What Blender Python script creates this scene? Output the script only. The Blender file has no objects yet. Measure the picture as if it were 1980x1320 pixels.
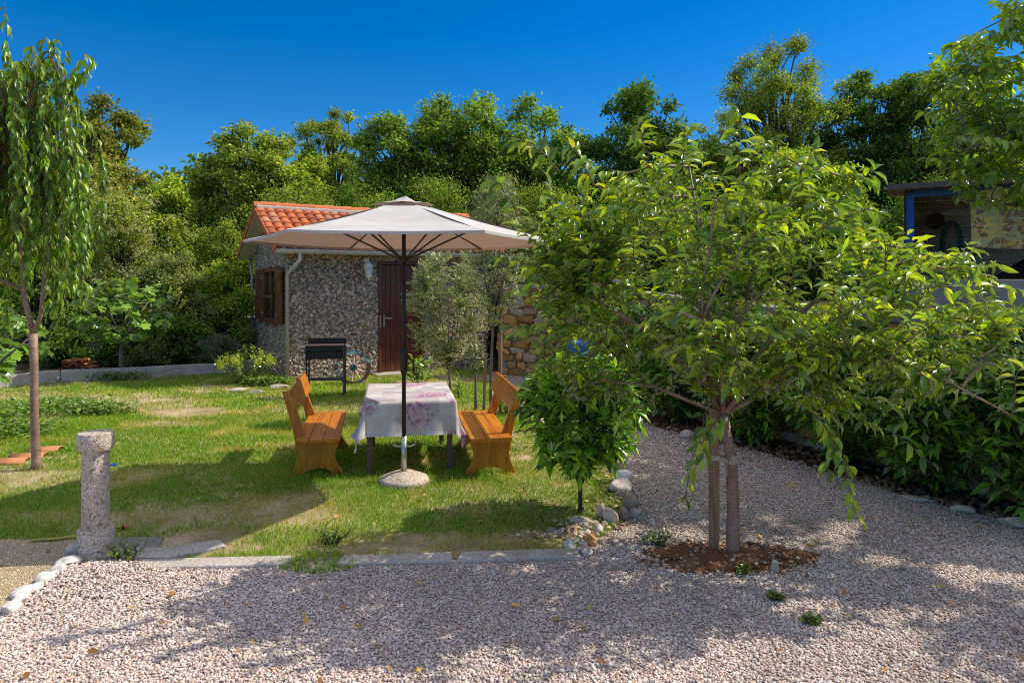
import bpy, math, random
import numpy as np
from mathutils import Vector, Matrix, Euler, noise as mnoise

random.seed(7)
RNG = np.random.default_rng(11)
C = bpy.context.scene.collection
SC = bpy.context.scene
PI = math.pi
R = math.radians
H = 1.8            # eye height of the photographer
FPX = 1320.0       # focal length in photo pixels (24 mm lens, 1980 px wide)
HY = 550.0         # row of the horizon

def G(px, py, z=0.0):
    """photo pixel -> point on a level plane of height z"""
    d = (H - z) * FPX / (py - HY)
    return Vector(((px - 990) / FPX * d, d, z))

def P(px, py, d):
    return Vector(((px - 990) / FPX * d, d, H - (py - HY) / FPX * d))

# ------------------------------------------------------------------ objects
def tag(o, label=None, cat=None, group=None, kind=None):
    if label: o['label'] = label
    if cat: o['category'] = cat
    if group: o['group'] = group
    if kind: o['kind'] = kind
    return o

def thing(name, label, cat, loc=(0, 0, 0), rz=0.0, group=None):
    o = bpy.data.objects.new(name, None)
    o.empty_display_size = 0.1
    C.objects.link(o)
    o.location = loc
    o.rotation_euler = (0, 0, rz)
    return tag(o, label, cat, group)

def link(name, me, m, parent=None, smooth=False):
    o = bpy.data.objects.new(name, me)
    C.objects.link(o)
    if m is not None:
        me.materials.append(m)
    if parent is not None:
        o.parent = parent
    if smooth:
        me.polygons.foreach_set('use_smooth', np.ones(len(me.polygons), dtype=bool))
    return o

def np_mesh(name, V, T, col=None, m=None, parent=None, smooth=False):
    """numpy triangle soup -> object; col = one colour per vertex"""
    V = np.asarray(V, dtype=np.float32).reshape(-1, 3)
    T = np.asarray(T, dtype=np.int32).reshape(-1, 3)
    me = bpy.data.meshes.new(name)
    me.vertices.add(len(V)); me.vertices.foreach_set('co', V.ravel())
    me.loops.add(T.size); me.loops.foreach_set('vertex_index', T.ravel())
    me.polygons.add(len(T))
    me.polygons.foreach_set('loop_start', np.arange(0, T.size, 3, dtype=np.int32))
    me.update(calc_edges=True)
    if col is not None:
        a = me.attributes.new('tint', 'FLOAT_COLOR', 'POINT')
        cc = np.ones((len(V), 4), dtype=np.float32)
        cc[:, :3] = col
        a.data.foreach_set('color', cc.ravel())
    return link(name, me, m, parent, smooth)

def leafy(name, V, T, K, leaf_m, tw, twig_m, parent):
    """leaves and the fine twigs that carry them as one mesh with two materials"""
    nl = len(T); tv = np.array([tuple(v) for v in tw.v]); tt = []
    for f in tw.f:
        for i in range(1, len(f) - 1): tt.append((f[0], f[i], f[i + 1]))
    tt = np.array(tt, int)
    V2 = np.concatenate([V, tv]); T2 = np.concatenate([T, tt + len(V)])
    K2 = np.concatenate([K, np.tile((.12, .07, .04), (len(tv), 1))])
    o = np_mesh(name, V2, T2, K2, leaf_m, parent)
    o.data.materials.append(twig_m)
    mi = np.zeros(len(T2), dtype=np.int32); mi[nl:] = 1
    o.data.polygons.foreach_set('material_index', mi)
    return o

class MB:
    """collects simple shapes into one mesh"""
    def __init__(s):
        s.v = []; s.f = []; s.c = []
    def add(s, vs, fs, col=None):
        b = len(s.v)
        s.v += [tuple(v) for v in vs]
        s.f += [tuple(i + b for i in f) for f in fs]
        s.c += [col or (1, 1, 1)] * len(vs)
    def box(s, c, size, rot=None, col=None):
        x, y, z = (q / 2 for q in size)
        vs = [Vector(p) for p in ((-x, -y, -z), (x, -y, -z), (x, y, -z), (-x, y, -z), (-x, -y, z), (x, -y, z), (x, y, z), (-x, y, z))]
        if rot is not None:
            q = rot if isinstance(rot, Matrix) else Euler(rot).to_matrix()
            vs = [q @ v for v in vs]
        c = Vector(c)
        s.add([v + c for v in vs], [(0, 3, 2, 1), (4, 5, 6, 7), (0, 1, 5, 4), (1, 2, 6, 5), (2, 3, 7, 6), (3, 0, 4, 7)], col)
        return s
    def tube(s, pts, rad, n=8, cap=True, col=None):
        pts = [Vector(p) for p in pts]
        if not hasattr(rad, '__len__'): rad = [rad] * len(pts)
        vs = []; fs = []
        ref = None
        for i, p in enumerate(pts):
            t = (pts[min(i + 1, len(pts) - 1)] - pts[max(i - 1, 0)]).normalized()
            if ref is None:
                ref = t.orthogonal().normalized()
            ref = (ref - t * ref.dot(t)).normalized()
            w = t.cross(ref)
            for k in range(n):
                a = 2 * PI * k / n
                vs.append(p + (ref * math.cos(a) + w * math.sin(a)) * rad[i])
        for i in range(len(pts) - 1):
            for k in range(n):
                a = i * n + k; b = i * n + (k + 1) % n
                fs.append((a, b, b + n, a + n))
        if cap:
            fs.append(tuple(reversed(range(n))))
            fs.append(tuple(range(len(vs) - n, len(vs))))
        s.add(vs, fs, col)
        return s
    def lathe(s, prof, n=24, c=(0, 0, 0), cap=True, col=None):
        c = Vector(c); vs = []; fs = []
        for r, z in prof:
            for k in range(n):
                a = 2 * PI * k / n
                vs.append(c + Vector((r * math.cos(a), r * math.sin(a), z)))
        for i in range(len(prof) - 1):
            for k in range(n):
                a = i * n + k; b = i * n + (k + 1) % n
                fs.append((a, b, b + n, a + n))
        if cap:
            fs.append(tuple(reversed(range(n))))
            fs.append(tuple(range(len(vs) - n, len(vs))))
        s.add(vs, fs, col)
        return s
    def prism(s, poly, a, b, fn, col=None):
        """poly of (u, w) extruded from a to b; fn(u, w, t) -> point"""
        n = len(poly)
        vs = [fn(u, w, a) for u, w in poly] + [fn(u, w, b) for u, w in poly]
        fs = [tuple(range(n)), tuple(reversed(range(n, 2 * n)))]
        fs += [(i, i + n, (i + 1) % n + n, (i + 1) % n) for i in range(n)]
        s.add(vs, fs, col)
        return s
    def build(s, name, m, parent=None, smooth=False, bevel=0.0, seg=2, fix=True):
        me = bpy.data.meshes.new(name)
        me.from_pydata(s.v, [], s.f)
        if any(c != (1, 1, 1) for c in s.c):
            a = me.attributes.new('tint', 'FLOAT_COLOR', 'POINT')
            cc = np.ones((len(s.v), 4), dtype=np.float32); cc[:, :3] = s.c
            a.data.foreach_set('color', cc.ravel())
        me.update()
        if fix:
            import bmesh
            bm = bmesh.new(); bm.from_mesh(me)
            bmesh.ops.recalc_face_normals(bm, faces=bm.faces)
            bm.to_mesh(me); bm.free()
        o = link(name, me, m, parent, smooth)
        if bevel:
            b = o.modifiers.new('bevel', 'BEVEL'); b.width = bevel; b.segments = seg; b.limit_method = 'ANGLE'; b.angle_limit = R(35)
        return o

# ---------------------------------------------------------------- materials
def new_mat(name):
    m = bpy.data.materials.new(name); m.use_nodes = True
    nt = m.node_tree; nt.nodes.clear()
    out = nt.nodes.new('ShaderNodeOutputMaterial')
    return m, nt, out

def N(nt, kind, **kw):
    n = nt.nodes.new('ShaderNode' + kind)
    for k, v in kw.items():
        if k in n.inputs.keys() if isinstance(k, str) else False:
            n.inputs[k].default_value = v
        else:
            setattr(n, k, v)
    return n

def ramp(nt, src, stops, interp='LINEAR'):
    r = nt.nodes.new('ShaderNodeValToRGB'); r.color_ramp.interpolation = interp
    e = r.color_ramp.elements
    while len(e) < len(stops): e.new(0.5)
    for i, (p, c) in enumerate(stops):
        e[i].position = p
        e[i].color = (c[0], c[1], c[2], 1) if hasattr(c, '__len__') else (c, c, c, 1)
    nt.links.new(src, r.inputs['Fac'])
    return r.outputs['Color']

def coords(nt, scale=(1, 1, 1), kind='Object', rot=(0, 0, 0)):
    t = nt.nodes.new('ShaderNodeTexCoord'); mp = nt.nodes.new('ShaderNodeMapping')
    mp.inputs['Scale'].default_value = scale; mp.inputs['Rotation'].default_value = rot
    nt.links.new(t.outputs[kind], mp.inputs['Vector'])
    return mp.outputs['Vector']

def noise(nt, vec, scale, detail=4, rough=0.55, dist=0.0):
    n = nt.nodes.new('ShaderNodeTexNoise')
    n.inputs['Scale'].default_value = scale; n.inputs['Detail'].default_value = detail
    n.inputs['Roughness'].default_value = rough; n.inputs['Distortion'].default_value = dist
    if vec is not None: nt.links.new(vec, n.inputs['Vector'])
    return n.outputs['Fac']

def voro(nt, vec, scale, feature='F1', out='Distance', rnd=1.0):
    n = nt.nodes.new('ShaderNodeTexVoronoi'); n.feature = feature
    n.inputs['Scale'].default_value = scale; n.inputs['Randomness'].default_value = rnd
    if vec is not None: nt.links.new(vec, n.inputs['Vector'])
    return n.outputs[out]

def mix(nt, fac, a, b, mode='MIX'):
    n = nt.nodes.new('ShaderNodeMix'); n.data_type = 'RGBA'; n.blend_type = mode
    if hasattr(fac, 'is_linked') or hasattr(fac, 'links'): nt.links.new(fac, n.inputs[0])
    else: n.inputs[0].default_value = fac
    for q, i in ((a, 6), (b, 7)):
        if hasattr(q, '__len__'): n.inputs[i].default_value = (q[0], q[1], q[2], 1)
        else: nt.links.new(q, n.inputs[i])
    return n.outputs[2]

def math_(nt, op, a, b=0.5, c=None, clamp=False):
    n = nt.nodes.new('ShaderNodeMath'); n.operation = op; n.use_clamp = clamp
    for q, i in ((a, 0), (b, 1), (c, 2)):
        if q is None: continue
        if isinstance(q, (int, float)): n.inputs[i].default_value = q
        else: nt.links.new(q, n.inputs[i])
    return n.outputs[0]

def bsdf(nt, out, col, rough=0.8, bump=None, bdist=0.01, bstr=1.0, metal=0.0, spec=None):
    b = nt.nodes.new('ShaderNodeBsdfPrincipled')
    if hasattr(col, '__len__'): b.inputs['Base Color'].default_value = (col[0], col[1], col[2], 1)
    else: nt.links.new(col, b.inputs['Base Color'])
    if isinstance(rough, (int, float)): b.inputs['Roughness'].default_value = rough
    else: nt.links.new(rough, b.inputs['Roughness'])
    b.inputs['Metallic'].default_value = metal
    if spec is not None: b.inputs['Specular IOR Level'].default_value = spec
    if bump is not None:
        n = nt.nodes.new('ShaderNodeBump'); n.inputs['Distance'].default_value = bdist; n.inputs['Strength'].default_value = bstr
        nt.links.new(bump, n.inputs['Height']); nt.links.new(n.outputs['Normal'], b.inputs['Normal'])
    nt.links.new(b.outputs[0], out.inputs['Surface'])
    return b

def tint(nt):
    a = nt.nodes.new('ShaderNodeAttribute'); a.attribute_name = 'tint'
    return a.outputs['Color']

def m_plain(name, col, rough=0.6, metal=0.0, var=0.25, scale=9.0, bump=0.0, spec=None):
    m, nt, out = new_mat(name)
    v = coords(nt)
    n = noise(nt, v, scale, 5)
    lo = tuple(c * (1 - var) for c in col); hi = tuple(min(1, c * (1 + var)) for c in col)
    c = ramp(nt, n, [(0.3, lo), (0.7, hi)])
    bsdf(nt, out, c, rough, n if bump else None, bump, 0.6, metal, spec)
    return m

def m_leaf(name, transl=0.4, gloss=0.09, rough=0.4, tcol=(1.25, 1.3, 0.45), gain=1.75):
    m, nt, out = new_mat(name)
    c = mix(nt, 1.0, tint(nt), (gain * 1.08, gain, gain * 0.75), 'MULTIPLY')
    geo = nt.nodes.new('ShaderNodeNewGeometry')
    pale = mix(nt, 0.16, c, (0.2, 0.25, 0.13))
    front = mix(nt, geo.outputs['Backfacing'], c, pale)
    d = nt.nodes.new('ShaderNodeBsdfDiffuse'); nt.links.new(front, d.inputs['Color'])
    t = nt.nodes.new('ShaderNodeBsdfTranslucent')
    tc = mix(nt, 1.0, c, tcol, 'MULTIPLY'); nt.links.new(tc, t.inputs['Color'])
    a = nt.nodes.new('ShaderNodeMixShader'); a.inputs[0].default_value = transl
    nt.links.new(d.outputs[0], a.inputs[1]); nt.links.new(t.outputs[0], a.inputs[2])
    g = nt.nodes.new('ShaderNodeBsdfGlossy'); g.inputs['Roughness'].default_value = rough
    g.inputs['Color'].default_value = (0.9, 0.95, 1, 1)
    lw = nt.nodes.new('ShaderNodeFresnel'); lw.inputs['IOR'].default_value = 1.42
    f = math_(nt, 'MULTIPLY_ADD', lw.outputs[0], 2.6 * gloss, gloss * 0.16, True)
    b = nt.nodes.new('ShaderNodeMixShader'); nt.links.new(f, b.inputs[0])
    nt.links.new(a.outputs[0], b.inputs[1]); nt.links.new(g.outputs[0], b.inputs[2])
    nt.links.new(b.outputs[0], out.inputs['Surface'])
    return m

def m_bark(name, dark, light, ring=60, rough=0.8):
    m, nt, out = new_mat(name)
    v = coords(nt, (ring * 0.25, ring * 0.25, ring))
    n = noise(nt, v, 1.0, 4)
    n2 = noise(nt, coords(nt), 9, 5)
    c = mix(nt, 0.6, ramp(nt, n, [(0.3, dark), (0.7, light)]), ramp(nt, n2, [(0.3, dark), (0.75, light)]))
    bsdf(nt, out, c, rough, n, 0.006, 0.7)
    return m

def m_tint(name, rough=0.85, var=0.25, scale=60, bump=0.004, spec=0.3, metal=0.0):
    m, nt, out = new_mat(name)
    n = noise(nt, coords(nt), scale, 5)
    k = ramp(nt, n, [(0.25, 1 - var), (0.75, 1.0 + var)])
    c = mix(nt, 1.0, tint(nt), k, 'MULTIPLY')
    bsdf(nt, out, c, rough, n, bump, 0.7, metal, spec)
    return m

def m_wood(name, dark, mid, light, rough=0.35, scale=(1.2, 1.2, 1.2), axis='Y', freq=14, spec=0.5):
    m, nt, out = new_mat(name)
    sc = {'X': (0.12, 1, 1), 'Y': (1, 0.12, 1), 'Z': (1, 1, 0.12)}[axis]
    v = coords(nt, sc)
    n = noise(nt, v, freq, 6, 0.6, 1.2)
    n2 = noise(nt, coords(nt), 3.0, 3)
    c = ramp(nt, n, [(0.3, dark), (0.48, mid), (0.68, light)])
    c = mix(nt, math_(nt, 'MULTIPLY', n2, 0.45), c, dark)
    kn = voro(nt, coords(nt, (1, 0.5, 1) if axis == 'Y' else (1, 1, 0.5)), 5.5)
    c = mix(nt, ramp(nt, kn, [(0.05, 0.75), (0.12, 0.0)]), c, tuple(q * .6 for q in dark))
    bsdf(nt, out, c, rough, n, 0.002, 0.5, 0, spec)
    return m

def m_stonewall(name, scale, cols, mortar, edge=0.05, depth=0.03, rough=0.9, squash=(1, 1, 1)):
    m, nt, out = new_mat(name)
    v0 = coords(nt, squash)
    wob = nt.nodes.new('ShaderNodeTexNoise'); wob.inputs['Scale'].default_value = scale * 0.6; wob.inputs['Detail'].default_value = 3
    nt.links.new(v0, wob.inputs['Vector'])
    off = nt.nodes.new('ShaderNodeVectorMath'); off.operation = 'MULTIPLY_ADD'
    nt.links.new(wob.outputs['Color'], off.inputs[0]); off.inputs[1].default_value = (0.5 / scale,) * 3; nt.links.new(v0, off.inputs[2])
    v = off.outputs[0]
    d = voro(nt, v, scale, 'DISTANCE_TO_EDGE')
    rc = nt.nodes.new('ShaderNodeTexVoronoi'); rc.inputs['Scale'].default_value = scale; nt.links.new(v, rc.inputs['Vector'])
    sep = nt.nodes.new('ShaderNodeSeparateColor'); nt.links.new(rc.outputs['Color'], sep.inputs[0])
    stops = [(i / (len(cols) - 1), c) for i, c in enumerate(cols)]
    stone = ramp(nt, sep.outputs[0], stops)
    n = noise(nt, v0, scale * 5, 6, 0.65)
    stone = mix(nt, 0.55, stone, ramp(nt, n, [(0.25, 0.3), (0.75, 1.7)]), 'MULTIPLY')
    k = ramp(nt, d, [(0.0, 0.0), (edge, 1.0)])
    c = mix(nt, k, mortar, stone)
    h = math_(nt, 'MULTIPLY_ADD', n, 0.25, ramp(nt, d, [(0.0, 0.0), (edge * 1.3, 0.7), (edge * 4, 1.0)]))
    h = math_(nt, 'ADD', h, math_(nt, 'MULTIPLY', sep.outputs[1], 0.5))
    bsdf(nt, out, c, rough, h, depth, 1.0, 0, 0.25)
    return m

LEAF_CHERRY = m_leaf('cherry leaf', 0.50, 0.17, 0.27, (1.95, 1.55, 0.2), 3.2)
LEAF_WEEP = m_leaf('weeping cherry leaf', 0.42, 0.12, 0.32, (1.7, 1.5, 0.25), 2.3)
LEAF_LAUREL = m_leaf('laurel leaf', 0.36, 0.15, 0.28, (1.5, 1.4, .3), 2.8)
LEAF_FAR = m_leaf('forest leaf', 0.36, 0.02, 0.55, (1.25, 1.3, 0.35), 3.3)
LEAF_OLIVE = m_leaf('olive leaf', 0.25, 0.14, 0.42, (1.1, 1.2, 0.6), 2.2)
GRASS = m_leaf('grass blade', 0.40, 0.012, 0.6, (1.2, 1.25, 0.5), 1.95)
BARK_CHERRY = m_bark('cherry bark', (0.13, 0.07, 0.045), (0.46, 0.30, 0.22), 70, 0.55)
BARK_GREY = m_bark('grey bark', (0.10, 0.085, 0.065), (0.26, 0.22, 0.18), 30)
BARK_DARK = m_bark('dark bark', (0.03, 0.024, 0.018), (0.10, 0.08, 0.06), 14)
TWIG = m_plain('red twig', (0.17, 0.085, 0.05), 0.6, scale=30)
ROCK = m_tint('limestone', 0.9, 0.3, 22, 0.01, 0.25)
PEBBLE = m_tint('gravel stone', 0.85, 0.18, 120, 0.002, 0.25)
TERRACOTTA = m_tint('terracotta', 0.75, 0.22, 18, 0.003, 0.3)

# -------------------------------------------------------------- world, light
SUN = Vector((0.90, 0.28, 1.0)).normalized()
elev = math.asin(SUN.z); azim = math.atan2(SUN.x, SUN.y)
w = bpy.data.worlds.new('World'); SC.world = w; w.use_nodes = True
nt = w.node_tree; nt.nodes.clear()
wo = nt.nodes.new('ShaderNodeOutputWorld'); bg = nt.nodes.new('ShaderNodeBackground')
sky = nt.nodes.new('ShaderNodeTexSky'); sky.sky_type = 'NISHITA'; sky.sun_disc = False
sky.sun_elevation = elev; sky.sun_rotation = azim
sky.altitude = 300; sky.air_density = 0.9; sky.dust_density = 0.2; sky.ozone_density = 3.5
hsv = nt.nodes.new('ShaderNodeHueSaturation'); hsv.inputs['Saturation'].default_value = 1.45; hsv.inputs['Value'].default_value = 1.0
# deep polarised blue low over the north horizon, whiter and brighter sky towards the zenith
nt.links.new(sky.outputs[0], hsv.inputs['Color'])
hs2 = nt.nodes.new('ShaderNodeHueSaturation'); hs2.inputs['Saturation'].default_value = 0.42; hs2.inputs['Value'].default_value = 2.5
nt.links.new(sky.outputs[0], hs2.inputs['Color'])
tc_ = nt.nodes.new('ShaderNodeTexCoord'); sx_ = nt.nodes.new('ShaderNodeSeparateXYZ'); nt.links.new(tc_.outputs['Generated'], sx_.inputs[0])
up_ = ramp(nt, sx_.outputs[2], [(0.44, 0), (0.72, 1)])
deep = mix(nt, 1.0, hsv.outputs[0], (0.7, 0.84, 0.94), 'MULTIPLY')
warm = mix(nt, 1.0, hs2.outputs[0], (1.12, 1.0, 0.92), 'MULTIPLY')
nt.links.new(mix(nt, up_, deep, warm), bg.inputs['Color'])
bg.inputs['Strength'].default_value = 0.15
nt.links.new(bg.outputs[0], wo.inputs['Surface'])
sl = bpy.data.lights.new('sun', 'SUN'); sl.energy = 5.0; sl.angle = R(0.53); sl.color = (1.0, 0.89, 0.74)
so = bpy.data.objects.new('sun', sl); C.objects.link(so)
so.rotation_euler = (-SUN).to_track_quat('-Z', 'Y').to_euler(); so.location = (8, 4, 12)

cam = bpy.data.cameras.new('camera'); co = bpy.data.objects.new('camera', cam); C.objects.link(co)
cam.sensor_width = 36; cam.lens = 24; cam.shift_y = -110 / 1980; cam.clip_end = 2000; cam.clip_start = 0.05
co.location = (0, 0, H); co.rotation_euler = (R(90), 0, 0)
SC.camera = co
SC.view_settings.view_transform = 'Standard'; SC.view_settings.look = 'None'
SC.view_settings.exposure = 0; SC.view_settings.gamma = 1
SC.cycles.use_denoising = False; SC.cycles.filter_width = 1.05
try:
    SC.cycles.denoiser = 'OPENIMAGEDENOISE'; SC.cycles.denoising_input_passes = 'RGB_ALBEDO_NORMAL'; SC.cycles.denoising_prefilter = 'ACCURATE'
except Exception: pass
SC.cycles.max_bounces = 8; SC.cycles.transmission_bounces = 4; SC.cycles.transparent_max_bounces = 4

# ------------------------------------------------------------------- ground
def vnoise(x, y, s, seed=0):
    """cheap tiling value noise, vectorised"""
    rs = np.random.default_rng(seed).random((64, 64))
    x = np.asarray(x) * s; y = np.asarray(y) * s
    xi = np.floor(x).astype(int); yi = np.floor(y).astype(int)
    fx = x - xi; fy = y - yi
    fx = fx * fx * (3 - 2 * fx); fy = fy * fy * (3 - 2 * fy)
    g = lambda a, b: rs[a % 64, b % 64]
    return (g(xi, yi) * (1 - fx) + g(xi + 1, yi) * fx) * (1 - fy) + (g(xi, yi + 1) * (1 - fx) + g(xi + 1, yi + 1) * fx) * fy

def fbm(x, y, s, seed=0):
    return 0.55 * vnoise(x, y, s, seed) + 0.3 * vnoise(x, y, s * 2.1, seed + 1) + 0.15 * vnoise(x, y, s * 4.3, seed + 2)

def inside(x, y, poly):
    x = np.asarray(x); y = np.asarray(y); r = np.zeros(x.shape, bool)
    n = len(poly)
    for i in range(n):
        x0, y0 = poly[i]; x1, y1 = poly[(i + 1) % n]
        c = ((y0 > y) != (y1 > y)) & (x < (x1 - x0) * (y - y0) / (y1 - y0 + 1e-12) + x0)
        r ^= c
    return r

def sheet(name, poly, z, m, label=None, thick=0.0):
    b = MB(); n = len(poly)
    vs = [(x, y, z) for x, y in poly]
    if thick:
        b.prism(poly, z - thick, z, lambda u, w_, t: Vector((u, w_, t)))
    else:
        b.add(vs, [tuple(range(n))])
    o = b.build(name, m, fix=bool(thick))
    if not thick and o.data.polygons[0].normal.z < 0: o.data.flip_normals()
    o['kind'] = 'structure'
    return o

def m_soil(name, a, b_, c_, scale=6):
    m, nt, out = new_mat(name)
    v = coords(nt)
    n = noise(nt, v, scale, 8, 0.65); n2 = noise(nt, v, scale * 14, 4)
    c = ramp(nt, n, [(0.3, a), (0.5, b_), (0.72, c_)])
    c = mix(nt, 0.5, c, ramp(nt, n2, [(0.2, 0.4), (0.8, 1.5)]), 'MULTIPLY')
    bsdf(nt, out, c, 0.95, math_(nt, 'ADD', n, math_(nt, 'MULTIPLY', n2, 0.3)), 0.03, 1.0, 0, 0.1)
    return m

SOIL = m_soil('red soil', (0.10, 0.042, 0.02), (0.2, 0.09, 0.045), (0.32, 0.17, 0.09))
EARTH = m_soil('dark earth', (0.03, 0.025, 0.014), (0.07, 0.055, 0.03), (0.12, 0.09, 0.05))
DIRT = m_soil('lawn earth', (0.2, 0.18, 0.07), (0.36, 0.29, 0.16), (0.56, 0.45, 0.32), 2.2)
CONCRETE = m_soil('concrete', (0.36, 0.33, 0.29), (0.46, 0.42, 0.37), (0.55, 0.51, 0.46), 3)
GREYCON = m_soil('grey concrete', (0.2, 0.19, 0.175), (0.28, 0.265, 0.245), (0.36, 0.34, 0.31), 3)
# under the loose stones: the same gravel as texture
m, nt, out = new_mat('gravel bed'); v = coords(nt)
vc = nt.nodes.new('ShaderNodeTexVoronoi'); vc.inputs['Scale'].default_value = 55; nt.links.new(v, vc.inputs['Vector'])
sp = nt.nodes.new('ShaderNodeSeparateColor'); nt.links.new(vc.outputs['Color'], sp.inputs[0])
c = ramp(nt, sp.outputs[0], [(0, (0.42, 0.33, 0.28)), (0.5, (0.56, 0.46, 0.40)), (1, (0.68, 0.58, 0.51))])
d = voro(nt, v, 55, 'DISTANCE_TO_EDGE')
c = mix(nt, 1.0, c, ramp(nt, d, [(0, 0.6), (0.25, 1.0)]), 'MULTIPLY')
bsdf(nt, out, c, 0.95, math_(nt, 'ADD', d, sp.outputs[1]), 0.008, 1.0, 0, 0.15)
GRAVELBED = m
# exposed aggregate
def m_aggregate(name, cols, scale=70, paste=(0.42, 0.36, 0.27), bd=0.008):
    m, nt, out = new_mat(name); v = coords(nt)
    vc = nt.nodes.new('ShaderNodeTexVoronoi'); vc.inputs['Scale'].default_value = scale; nt.links.new(v, vc.inputs['Vector'])
    sp = nt.nodes.new('ShaderNodeSeparateColor'); nt.links.new(vc.outputs['Color'], sp.inputs[0])
    c = ramp(nt, sp.outputs[0], [(i / (len(cols) - 1), q) for i, q in enumerate(cols)])
    d = voro(nt, v, scale, 'DISTANCE_TO_EDGE')
    c = mix(nt, ramp(nt, d, [(0.03, 0), (0.12, 1)]), paste, c)
    n = noise(nt, v, 5, 3)
    c = mix(nt, 0.4, c, ramp(nt, n, [(0.3, 0.6), (0.7, 1.3)]), 'MULTIPLY')
    bsdf(nt, out, c, 0.85, math_(nt, 'ADD', ramp(nt, d, [(0, 0), (0.2, 1)]), math_(nt, 'MULTIPLY', sp.outputs[1], .6)), bd, 1.0, 0, 0.3)
    return m
AGG_PATIO = m_aggregate('patio aggregate', [(0.5, 0.37, 0.2), (0.66, 0.52, 0.3), (0.75, 0.62, 0.42), (0.58, 0.43, 0.22)], 65, (0.5, 0.4, 0.26))
AGG_POST = m_aggregate('washed concrete', [(0.22, 0.15, 0.11), (0.64, 0.55, 0.45), (0.78, 0.70, 0.59), (0.54, 0.41, 0.31), (0.7, 0.64, 0.57)], 62, (0.56, 0.47, 0.37), 0.0035)

PATH_EDGE = [(0.42, 4.52), (0.82, 5.15), (1.02, 5.8), (1.08, 6.5), (0.95, 7.5), (0.5, 8.6), (0.0, 9.5), (-0.3, 10.4), (-0.45, 12.9)]
BED_EDGE = [(5.2, 2.3), (4.45, 3.9), (3.83, 5.15), (3.33, 5.9), (2.72, 7.3), (1.9, 8.45), (1.25, 10.6), (0.9, 12.2)]
WALL_LINE = [(6.4, 1.6), (5.35, 3.6), (4.5, 5.05), (3.95, 6.0), (3.3, 7.5), (2.55, 8.85), (2.0, 10.7), (1.65, 12.6), (-0.25, 13.75)]
LAWN = [(-14, 4.42), (-4.4, 4.42)] + [(0.42, 4.5)] + PATH_EDGE[1:] + [(-0.45, 15.5), (-14, 15.5)]
PATIO = [(-8, 1.0), (-2.75, 1.0), (-2.84, 3.5), (-2.84, 3.95), (-2.9, 4.55), (-2.95, 4.8), (-8, 4.86)]

gr = sheet('ground', [(-400, -60), (400, -60), (400, 600), (-400, 600)], -0.06, EARTH)
sheet('lawn', LAWN, 0.0, DIRT)
sheet('gravel_path', [(-12, -3), (9, -3), (9, 1.0)] + BED_EDGE + [(0.9, 14.2), (-0.9, 14.2)] + PATH_EDGE[::-1] + [(0.42, 4.6), (-12, 4.55)], -0.004, GRAVELBED)
sheet('patio', PATIO, 0.008, AGG_PATIO, thick=0.1)
sheet('soil_bed', BED_EDGE + [(0.9, 13.0)] + WALL_LINE[::-1][1:], -0.008, SOIL)
kb = MB()
for x0, y0, x1, y1 in ((-2.42, 4.31, -1.42, 4.37), (-1.13, 4.37, -0.38, 4.43), (-0.36, 4.43, 0.46, 4.5)):
    kb.prism([(x0, y0 - 0.02), (x1, y1 - 0.02), (x1 - .02, y1 + 0.13), (x0 + .02, y0 + 0.13)], -0.1, 0.022, lambda u, w_, t: Vector((u, w_, t)))
o = kb.build('kerb', CONCRETE, bevel=0.012); o['kind'] = 'structure'

# ------------------------------------------------------- stones and gravel
ICO_V = None
def ico(sub):
    import bmesh
    bm = bmesh.new(); bmesh.ops.create_icosphere(bm, subdivisions=sub, radius=1.0)
    V = np.array([v.co[:] for v in bm.verts]); T = np.array([[v.index for v in f.verts] for f in bm.faces]); bm.free()
    return V, T
ICO1 = ico(1); ICO3 = ico(3)
OCT = (np.array([(1, 0, 0), (-1, 0, 0), (0, 1, 0), (0, -1, 0), (0, 0, 1), (0, 0, -1)], float),
       np.array([(0, 2, 4), (2, 1, 4), (1, 3, 4), (3, 0, 4), (2, 0, 5), (1, 2, 5), (3, 1, 5), (0, 3, 5)]))

def rand_rot(n, rng):
    q = rng.normal(size=(n, 4)); q /= np.linalg.norm(q, axis=1)[:, None]
    a, b, c, d = q.T
    return np.stack([np.stack([1 - 2 * (c * c + d * d), 2 * (b * c - a * d), 2 * (b * d + a * c)], -1),
                     np.stack([2 * (b * c + a * d), 1 - 2 * (b * b + d * d), 2 * (c * d - a * b)], -1),
                     np.stack([2 * (b * d - a * c), 2 * (c * d + a * b), 1 - 2 * (b * b + c * c)], -1)], 1)

def stones_np(pos, size, cols, tmpl, rng, flat=0.7, jit=0.22):
    V0, T0 = tmpl; n = len(pos); k = len(V0)
    V = V0[None] * (1 + rng.normal(0, jit, (n, k, 1)))
    V = V * np.stack([rng.uniform(0.8, 1.45, n), rng.uniform(0.65, 1.05, n), rng.uniform(0.5, 0.9, n)], -1)[:, None]
    V = np.einsum('nij,nkj->nki', rand_rot(n, rng), V) * size[:, None, None]
    V[..., 2] *= flat
    V = V + pos[:, None]
    T = (T0[None] + (np.arange(n) * k)[:, None, None]).reshape(-1, 3)
    return V.reshape(-1, 3), T, np.repeat(cols, k, 0)

def pick(cols, wts, n, rng, var=0.12):
    cols = np.array(cols); i = rng.choice(len(cols), n, p=np.array(wts) / sum(wts))
    return np.clip(cols[i] * (1 + rng.normal(0, var, (n, 1))), 0.008, 0.9)

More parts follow.
